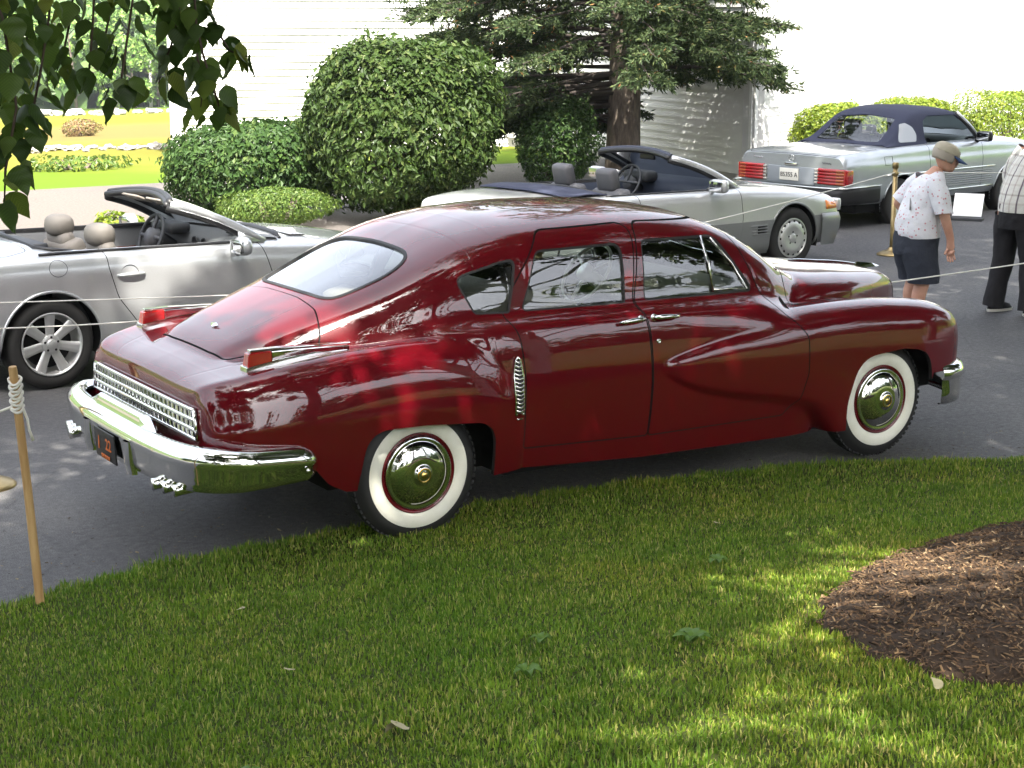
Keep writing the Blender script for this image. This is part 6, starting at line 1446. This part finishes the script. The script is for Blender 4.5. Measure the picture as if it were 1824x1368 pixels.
def build_man():
    root = empty('person', (7.98,2.28,0), R(-8), 'person in a plaid shirt and black trousers bending at the right edge', 'person')
    N_ = []; E_ = []
    def nd(*a): N_.append(a); return len(N_)-1
    def ln(*i):
        for a, b in zip(i[:-1], i[1:]): E_.append((a, b))
    pel = nd(0,0,.95,.15,.165); wa = nd(.03,0,1.10,.15,.165); ch = nd(.12,0,1.30,.135,.16); up = nd(.215,0,1.44,.09,.12); nk = nd(.29,0,1.535,.062,.062); nk2 = nd(.33,0,1.58,.056,.056); ln(pel,wa,ch,up,nk,nk2); hs = []
    legs = {1: ((-.03,.10,.88),(-.02,.14,.50),(-.10,.17,.09)), -1: ((.02,-.10,.88),(.06,-.13,.50),(.03,-.16,.09))}
    for s in (-1, 1):
        sh = nd(.20,s*.18,1.44,.055,.055); el = nd(.10,s*.275,1.18,.052,.052); wr = nd(.20,s*.24,.98,.034,.031); ln(up,sh,el,wr); hs.append((wr,s))
        a, b, c = legs[s]; hp = nd(*a,.115,.12); kn = nd(*b,.072,.07); an = nd(*c,.045,.045); ft = nd(c[0]+.12,c[1],.035,.04,.03); ln(pel,hp,kn,an,ft)
    for wr, s in hs: hand(N_, E_, wr, (.20,s*.24,.98), (.35,-.2*s,-.9), (1,0,.3), 1.05)
    skin('body', N_, E_, M_SKIN, root)
    g = MB(); g.grid(ellip([(.005,0,.93,.175,.20),(.01,0,.97,.182,.208),(.03,0,1.06,.192,.218),(.07,0,1.18,.19,.222),(.12,0,1.30,.18,.225),(.17,0,1.40,.165,.222),(.215,0,1.475,.13,.20),(.26,0,1.52,.095,.13),(.29,0,1.55,.074,.076)], 32)); sh_ = g.build('shirt', M_PLAID, root, solid=.006)
    for s in (-1, 1):
        t = MB(); t.tube([(.20,s*.17,1.465),(.16,s*.235,1.34),(.105,s*.272,1.20),(.14,s*.262,1.10),(.19,s*.245,1.01)], [.09,.098,.090,.076,.058], 18, caps=False); t.build('sleeve', M_PLAID, sh_, solid=.005)
    cm = MB(); cm.box((.10,.235,.90), (.10,.05,.13), bev=.02); cm.build('belt_pouch', M_BLACKC, root)
    t = MB(); t.grid(ellip([(.0,0,1.0,.165,.185),(0,0,.93,.172,.19),(0,0,.84,.172,.195),(0,0,.78,.165,.195)], 30)); tr = t.build('trousers', M_BLACKC, root, solid=.006)
    for s in (-1, 1):
        a, b, c = legs[s]; l = MB(); l.tube([(a[0],a[1]*.95,a[2]+.02),(a[0]*.6+b[0]*.4,a[1]*.6+b[1]*.4,.74),b,(b[0]*.5+c[0]*.5,b[1]*.5+c[1]*.5,.29),(c[0]+.01,c[1],.05)], [.128,.118,.098,.092,.094], 20, caps=False); l.build('trouser_leg', M_BLACKC, tr, solid=.006)
        f = MB(); f.grid(ellip([(c[0]+.09,c[1],0,.14,.050),(c[0]+.09,c[1],.025,.145,.053)], 20)); so = f.build('shoe_sole', M_SHOE, root); f = MB(); f.grid(ellip([(c[0]+.09,c[1],.025,.138,.048),(c[0]+.08,c[1],.06,.12,.046),(c[0]+.03,c[1],.095,.075,.045)], 20)); f.build('shoe', M_BLACKC, root)
    head(root, (.385,0,1.66), 0, R(20), cap_=False)
    folds(root); return root
build_man()

# ------------------------------------------------------------------ posts, ropes, sign, stake
M_BRASS = mat('aged_brass', (.34,.255,.115), .38, 1., nodes=lambda t, b: t.links.new(ramp(t, noise(t, coords(t), 9., 4), [(.3,(.20,.15,.07)),(.7,(.42,.32,.16))]), b.inputs['Base Color']))
M_ROPE = mat('white_rope', (.70,.68,.62), .9, nodes=lambda t, b: bump(t, b, noise(t, coords(t, 1.), 260., 2), .8, .004))
def post(loc, lab):
    root = empty('stanchion', loc, 0, lab, 'stanchion', 'brass rope stanchions')
    b = MB(); b.lathe([(.165,0),(.168,.012),(.150,.026),(.10,.045),(.05,.062),(.036,.085),(.030,.09)], (0,0,0), 'z', 32); b.build('base', M_BRASS, root)
    b = MB(); b.lathe([(.028,.08),(.028,.985),(0,.985)], (0,0,0), 'z', 20); p = b.build('pole', M_BRASS, root)
    b = MB(); b.lathe([(.036,.90),(.040,.905),(.040,.93),(.036,.935)], (0,0,0), 'z', 20); b.lathe([(.028,.975),(.037,.98),(.037,1.03),(.030,1.04),(0,1.04)], (0,0,0), 'z', 20); b.build('rope_ring', M_BRASS, p)
post((9.82,5.70,0), 'brass rope post standing behind the person in the cap')
post((-1.60,1.36,0), 'brass rope post at the left edge, only its round foot in view')
post((1.30,1.34,0), 'brass rope post hidden behind the maroon saloon'); post((2.6,1.95,0), 'brass rope post out of sight past the maroon saloon')
post((-4.4,3.75,0), 'brass rope post beyond the left edge near the silver convertible'); post((14.2,4.6,0), 'brass rope post beyond the right edge')
def rope(a, b, sag, lab, r=.0055):
    a, b = Vector(a), Vector(b); q = MB(); q.tube([tuple(a.lerp(b, t)-Vector((0,0,sag*4*t*(1-t)))) for t in np.linspace(0,1,33)], r, 6); return tag(q.build('rope', M_ROPE), lab, 'rope', 'white barrier ropes')
rope((-1.60,1.36,.925), (1.30,1.34,.925), .05, 'white rope crossing the left silver car at wheel height', .0045)
rope((-4.4,3.75,.925), (1.30,1.34,.925), .03, 'white rope crossing the door of the left silver car', .004)
rope((2.6,1.95,.93), (9.82,5.70,.93), .03, 'white rope running past the middle silver car to the brass post')
rope((9.82,5.70,.93), (14.2,4.6,.93), .05, 'white rope running behind the capped person from the brass post')
rope((4.45,.58,.765), (9.0,.98,.80), .01, 'white rope crossing in front of the two people')
M_STAKE = mat('stake_wood', (.42,.26,.11), .7, nodes=lambda t, b: (t.links.new(ramp(t, noise(t, coords(t, (40,40,3)), 1., 4), [(.3,(.34,.19,.07)),(.7,(.50,.33,.15))]), b.inputs['Base Color']), bump(t, b, noise(t, coords(t, (60,60,4)), 1., 3), .4, .004)))
def stake(base, top, lab, wound):
    B_, T_ = Vector(base), Vector(top); d = (T_-B_); root = empty('wooden_stake', base, 0, lab, 'stake'); s = MB(); s.tube([(0,0,-.15), tuple(d*.5), tuple(d*.985), tuple(d)], [.021,.020,.0195,.017], 12); s.build('shaft', M_STAKE, root, auto=40)
    if wound:
        w = MB(); pts = []; n = 200
        for k in range(n):
            u = k/n; a = u*2*math.pi*9.5; r_ = .025+.004*math.sin(k*.9)+.0035*math.sin(k*.31); h = .82+.135*u+.008*math.sin(a*.5+1); p = d*h; pts.append((p.x+r_*math.cos(a), p.y+r_*math.sin(a), p.z+.016*math.sin(a+.6)))
        w.tube(pts, .0065, 6); rp = w.build('rope_winding', M_ROPE, root)
        w = MB(); p = d*.83; w.tube([(p.x+.02,p.y-.01,p.z),(p.x+.035,p.y-.02,p.z-.05),(p.x+.04,p.y-.02,p.z-.10),(p.x+.055,p.y-.02,p.z-.15)], [.0065,.006,.006,.008], 6); w.build('rope_tail', M_ROPE, root)
        tag(rp, None)
    return root
stake((-1.99,-.90,.03), (-2.075,-.96,1.16), 'slanting wooden stake wound with white rope on the lawn edge', True)
stake((4.45,.58,0), (4.45,.58,.79), 'short wooden stake hidden by the maroon front wing', False)
rope((-2.06,-.95,.985), (-3.2,-.45,.90), .10, 'slack white rope tied to the wooden stake', .006)
def sign():
    root = empty('sign_board', (13.05,7.62,0), R(-55), 'small white display card on a black stand beside the blue silver car', 'sign')
    b = MB(); b.box((0,0,.02), (.42,.20,.04), bev=.006); b.build('base', M_COAL, root)
    c = MB(); c.box((0,.09,.19), (.38,.012,.34), rx=R(-34), bev=.002); c.build('card', mat('white_card', (.80,.80,.80), .6), root)
    s_ = MB(); s_.box((0,.15,.09), (.04,.012,.16), rx=R(24)); s_.build('strut', M_COAL, root)
sign()

# ------------------------------------------------------------------ hanging birch twigs, fallen leaves, weeds
TW = [[(-3.351,-5.388,2.746),(-3.334,-5.416,2.68),(-3.332,-5.436,2.604),(-3.331,-5.456,2.528),(-3.343,-5.461,2.481),(-3.359,-5.465,2.424),(-3.367,-5.474,2.367)],[(-3.101,-4.817,2.757),(-3.11,-4.835,2.666),(-3.124,-4.843,2.598),(-3.15,-4.841,2.541),(-3.165,-4.842,2.502)],[(-3.139,-5.097,2.753),(-3.158,-5.109,2.658),(-3.18,-5.117,2.573),(-3.198,-5.121,2.509),(-3.222,-5.118,2.462)],[(-2.984,-4.77,2.759),(-3.005,-4.781,2.666),(-3.026,-4.785,2.596),(-3.042,-4.784,2.561)],[(-3.018,-4.991,2.756),(-3.034,-5.007,2.656),(-3.048,-5.018,2.579),(-3.061,-5.018,2.546)],[(-2.878,-4.716,2.761),(-2.89,-4.723,2.701),(-2.905,-4.726,2.653),(-2.916,-4.731,2.605)],[(-2.967,-5.085,2.755),(-2.984,-5.092,2.684),(-2.998,-5.098,2.624),(-3.011,-5.104,2.57),(-3.019,-5.107,2.537)],[(-2.826,-4.991,2.758),(-2.844,-4.998,2.689),(-2.866,-5.001,2.621),(-2.886,-5.0,2.576),(-2.897,-5.001,2.542)],[(-2.851,-5.097,2.756),(-2.856,-5.116,2.667),(-2.852,-5.135,2.607),(-2.845,-5.152,2.557),(-2.837,-5.167,2.513),(-2.837,-5.175,2.485)],[(-2.788,-4.833,2.76),(-2.778,-4.863,2.666),(-2.765,-4.887,2.607),(-2.76,-4.908,2.536),(-2.77,-4.914,2.488)],[(-2.817,-5.058,2.757),(-2.804,-5.092,2.656),(-2.785,-5.115,2.611),(-2.757,-5.136,2.6)],[(-3.231,-5.099,2.752),(-3.227,-5.113,2.71),(-3.22,-5.122,2.689)],[(-2.885,-4.954,2.758),(-2.87,-4.974,2.718),(-2.862,-4.983,2.701)]]
def leaf_mesh(seed, m):
    g = np.random.default_rng(seed); L_ = 1.; out = []
    prof = [(0,0),(.05,.16),(.12,.30),(.20,.375),(.30,.40),(.42,.36),(.54,.285),(.66,.20),(.78,.125),(.89,.055),(1,0)]
    V = []; 
    for t, w in prof:
        tooth = .022 if 0 < t < 1 else 0; z = -.14*(t-.3)**2+.02*g.normal()
        V += [(t, w+tooth*g.uniform(.2,1.6), z+.10*w*g.uniform(.6,1.2)), (t, 0, z-.03*(1 if 0 < t < 1 else 0)), (t, -w-tooth*g.uniform(.2,1.6), z+.10*w*g.uniform(.6,1.2))]
    F = []
    for i in range(len(prof)-1):
        a = 3*i; F += [(a,a+3,a+4,a+1),(a+1,a+4,a+5,a+2)]
    F2 = []
    for i in range(len(prof)-1): pass
    me = bpy.data.meshes.new('leaf'); me.from_pydata(V, [], F); me.materials.append(m); me.polygons.foreach_set('use_smooth', np.ones(len(F), bool)); return me
def _bleaf(t, b):
    r_ = objrand(t); c = ramp(t, r_, [(0,(.032,.060,.014)),(.5,(.058,.102,.020)),(.85,(.09,.14,.026)),(1,(.17,.20,.035))]); v = coords(t, (1,1,1)); sep = t.nodes.new('ShaderNodeSeparateXYZ'); t.links.new(v, sep.inputs[0])
    ab = t.nodes.new('ShaderNodeMath'); ab.operation = 'ABSOLUTE'; t.links.new(sep.outputs[1], ab.inputs[0]); m1 = t.nodes.new('ShaderNodeMath'); m1.operation = 'MULTIPLY_ADD'; m1.inputs[1].default_value = -.9; t.links.new(ab.outputs[0], m1.inputs[0]); t.links.new(sep.outputs[0], m1.inputs[2])
    m2 = t.nodes.new('ShaderNodeMath'); m2.operation = 'MULTIPLY'; m2.inputs[1].default_value = 62.; t.links.new(m1.outputs[0], m2.inputs[0]); sn = t.nodes.new('ShaderNodeMath'); sn.operation = 'SINE'; t.links.new(m2.outputs[0], sn.inputs[0])
    rp = ramp(t, sn.outputs[0], [(.0,(.88,.88,.88)),(.85,(1,1,1)),(1,(1.35,1.3,1.2))]); t.links.new(mixc(t, 1., c, rp, 'MULTIPLY'), b.inputs['Base Color'])
M_LEAF = mat('hanging_leaf', (.05,.09,.02), .42, spec=.4, nodes=_bleaf, transl=.5)
LM = [leaf_mesh(s, M_LEAF) for s in range(5)]
BIRCH = [o for o in bpy.data.objects if o.name == 'birch_tree' and o.get('label', '').startswith('birch beside')] or [o for o in bpy.data.objects if o.get('label', '').startswith('birch beside')]
BIRCH = BIRCH[0]; bl = BIRCH.location
def hang():
    g = np.random.default_rng(12)
    for tw in TW:
        P = [Vector(p)-bl for p in tw]; up = [P[0]+Vector((-.25,-.15,.9)), P[0]+Vector((-.06,-.03,.35))]; b = MB(); b.tube([tuple(p) for p in up+P], [.005,.004]+[.0026]*(len(P)-1)+[.0012], 5); b.build('twig', mat('twig_brown', (.045,.028,.020), .8), BIRCH)
        Ln = sum((P[i+1]-P[i]).length for i in range(len(P)-1)); n = max(4, int(Ln/.0165)+2)
        for k in range(n):
            s = (k+g.random())/n*(len(P)-1); i = min(int(s), len(P)-2); p = P[i].lerp(P[i+1], s-i); a = g.uniform(0, 6.28); off = Vector((math.cos(a), math.sin(a), 0)); q = p+off*g.uniform(.012,.035)+Vector((0,0,g.uniform(-.018,.006)))
            o = bpy.data.objects.new('leaf', LM[g.integers(5)]); COL.objects.link(o); o.parent = BIRCH; sz = g.uniform(.036,.068); o.scale = (sz,sz*.95,sz)
            d = Vector((off.x*g.uniform(.1,.8), off.y*g.uniform(.1,.8), -1)).normalized(); o.rotation_mode = 'QUATERNION'
            x = d; yv = x.cross(Vector((math.cos(a+g.normal(0,.7)), math.sin(a+g.normal(0,.7)), .2))).normalized(); zv = x.cross(yv); o.rotation_quaternion = Matrix((x, yv, zv)).transposed().to_quaternion(); o.location = q
            if g.random() < .6: bb = None
hang()
M_DRY = mat('dry_leaf', (.30,.27,.16), .8); DL = [leaf_mesh(50+s, M_DRY) for s in range(3)]
for k, (x, y, s, rz, t, lab) in enumerate(((-1.72,-3.80,.085,.4,.35,'pale curled fallen leaf on the grass near the bottom of the view'), (-1.70,-3.77,.06,2.2,.8,'small pale leaf lying against a larger curled one on the grass'), (-1.66,-2.86,.05,1.0,.2,'pale fallen leaf on the grass left of centre'), (-.28,-4.80,.048,1.9,-.7,'pale leaf standing at the near edge of the mulch bed'), (1.15,-1.9,.04,.4,.2,'tiny pale leaf on the grass beyond the mulch'), (-1.35,-1.75,.045,2.7,.2,'pale fallen leaf on the grass behind the rear wheel'), (1.75,-3.45,.05,1.1,.2,'tan leaf lying on the mulch'))):
    o = bpy.data.objects.new('fallen_leaf', DL[k % 3]); link(o); zz = float(bed_z(np.array([x]), np.array([y]))[0]) if bed_d(np.array([x]), np.array([y]))[0] > 0 else float(lawn_z(x, y)); o.location = (x, y, zz+.05); o.scale = (s,)*3; o.rotation_euler = (t*.6, t, rz); tag(o, lab, 'leaf')
def weed(x, y, n, s, lab):
    g = np.random.default_rng(int(abs(x*100))); root = empty('weed', (x, y, float(lawn_z(x, y))), 0, lab, 'weed', 'broad leaved weeds in the lawn')
    for k in range(n):
        a = 6.28*k/n+g.normal(0,.2); b = MB(); L_ = s*g.uniform(.7,1.1); w = L_*.30; rows = [[(t*L_*math.cos(a)-v*w*wf*math.sin(a), t*L_*math.sin(a)+v*w*wf*math.cos(a), .012+.032*math.sin(t*2.6)+.008*abs(v)) for v in (-1,0,1)] for t, wf in ((0,.1),(.3,.8),(.6,1),(.85,.6),(1,.05))]
        b.grid(rows); b.build('blade', mat('weed_leaf', (.10,.19,.03), .5, transl=.35), root)
for x, y, n, s, lab in ((-.35,-3.62,9,.075,'clump of broad weeds in the grass left of the mulch bed'),(-1.05,-3.55,6,.06,'small weed in the middle of the lawn'),(-2.25,-3.85,7,.06,'broad weed at the bottom of the lawn'),(.6,-2.6,6,.06,'small weed in the grass behind the mulch bed'),(-.75,-3.2,5,.05,'tiny weed below the rear wheel')): weed(x, y, n, s, lab)

# ------------------------------------------------------------------ summer haze
hm = bpy.data.materials.new('haze_air'); hm.use_nodes = True; ht = hm.node_tree; ht.nodes.clear()
ho = ht.nodes.new('ShaderNodeOutputMaterial'); hv = ht.nodes.new('ShaderNodeVolumePrincipled'); hv.inputs['Color'].default_value = (.86,.92,1,1); hv.inputs['Density'].default_value = .0003; hv.inputs['Anisotropy'].default_value = .2
ht.links.new(hv.outputs[0], ho.inputs['Volume'])
hb = MB(); hb.box((200,500,85), (1840,1640,185)); o = hb.build('haze', hm, smooth=False); tag(o, kind='stuff')
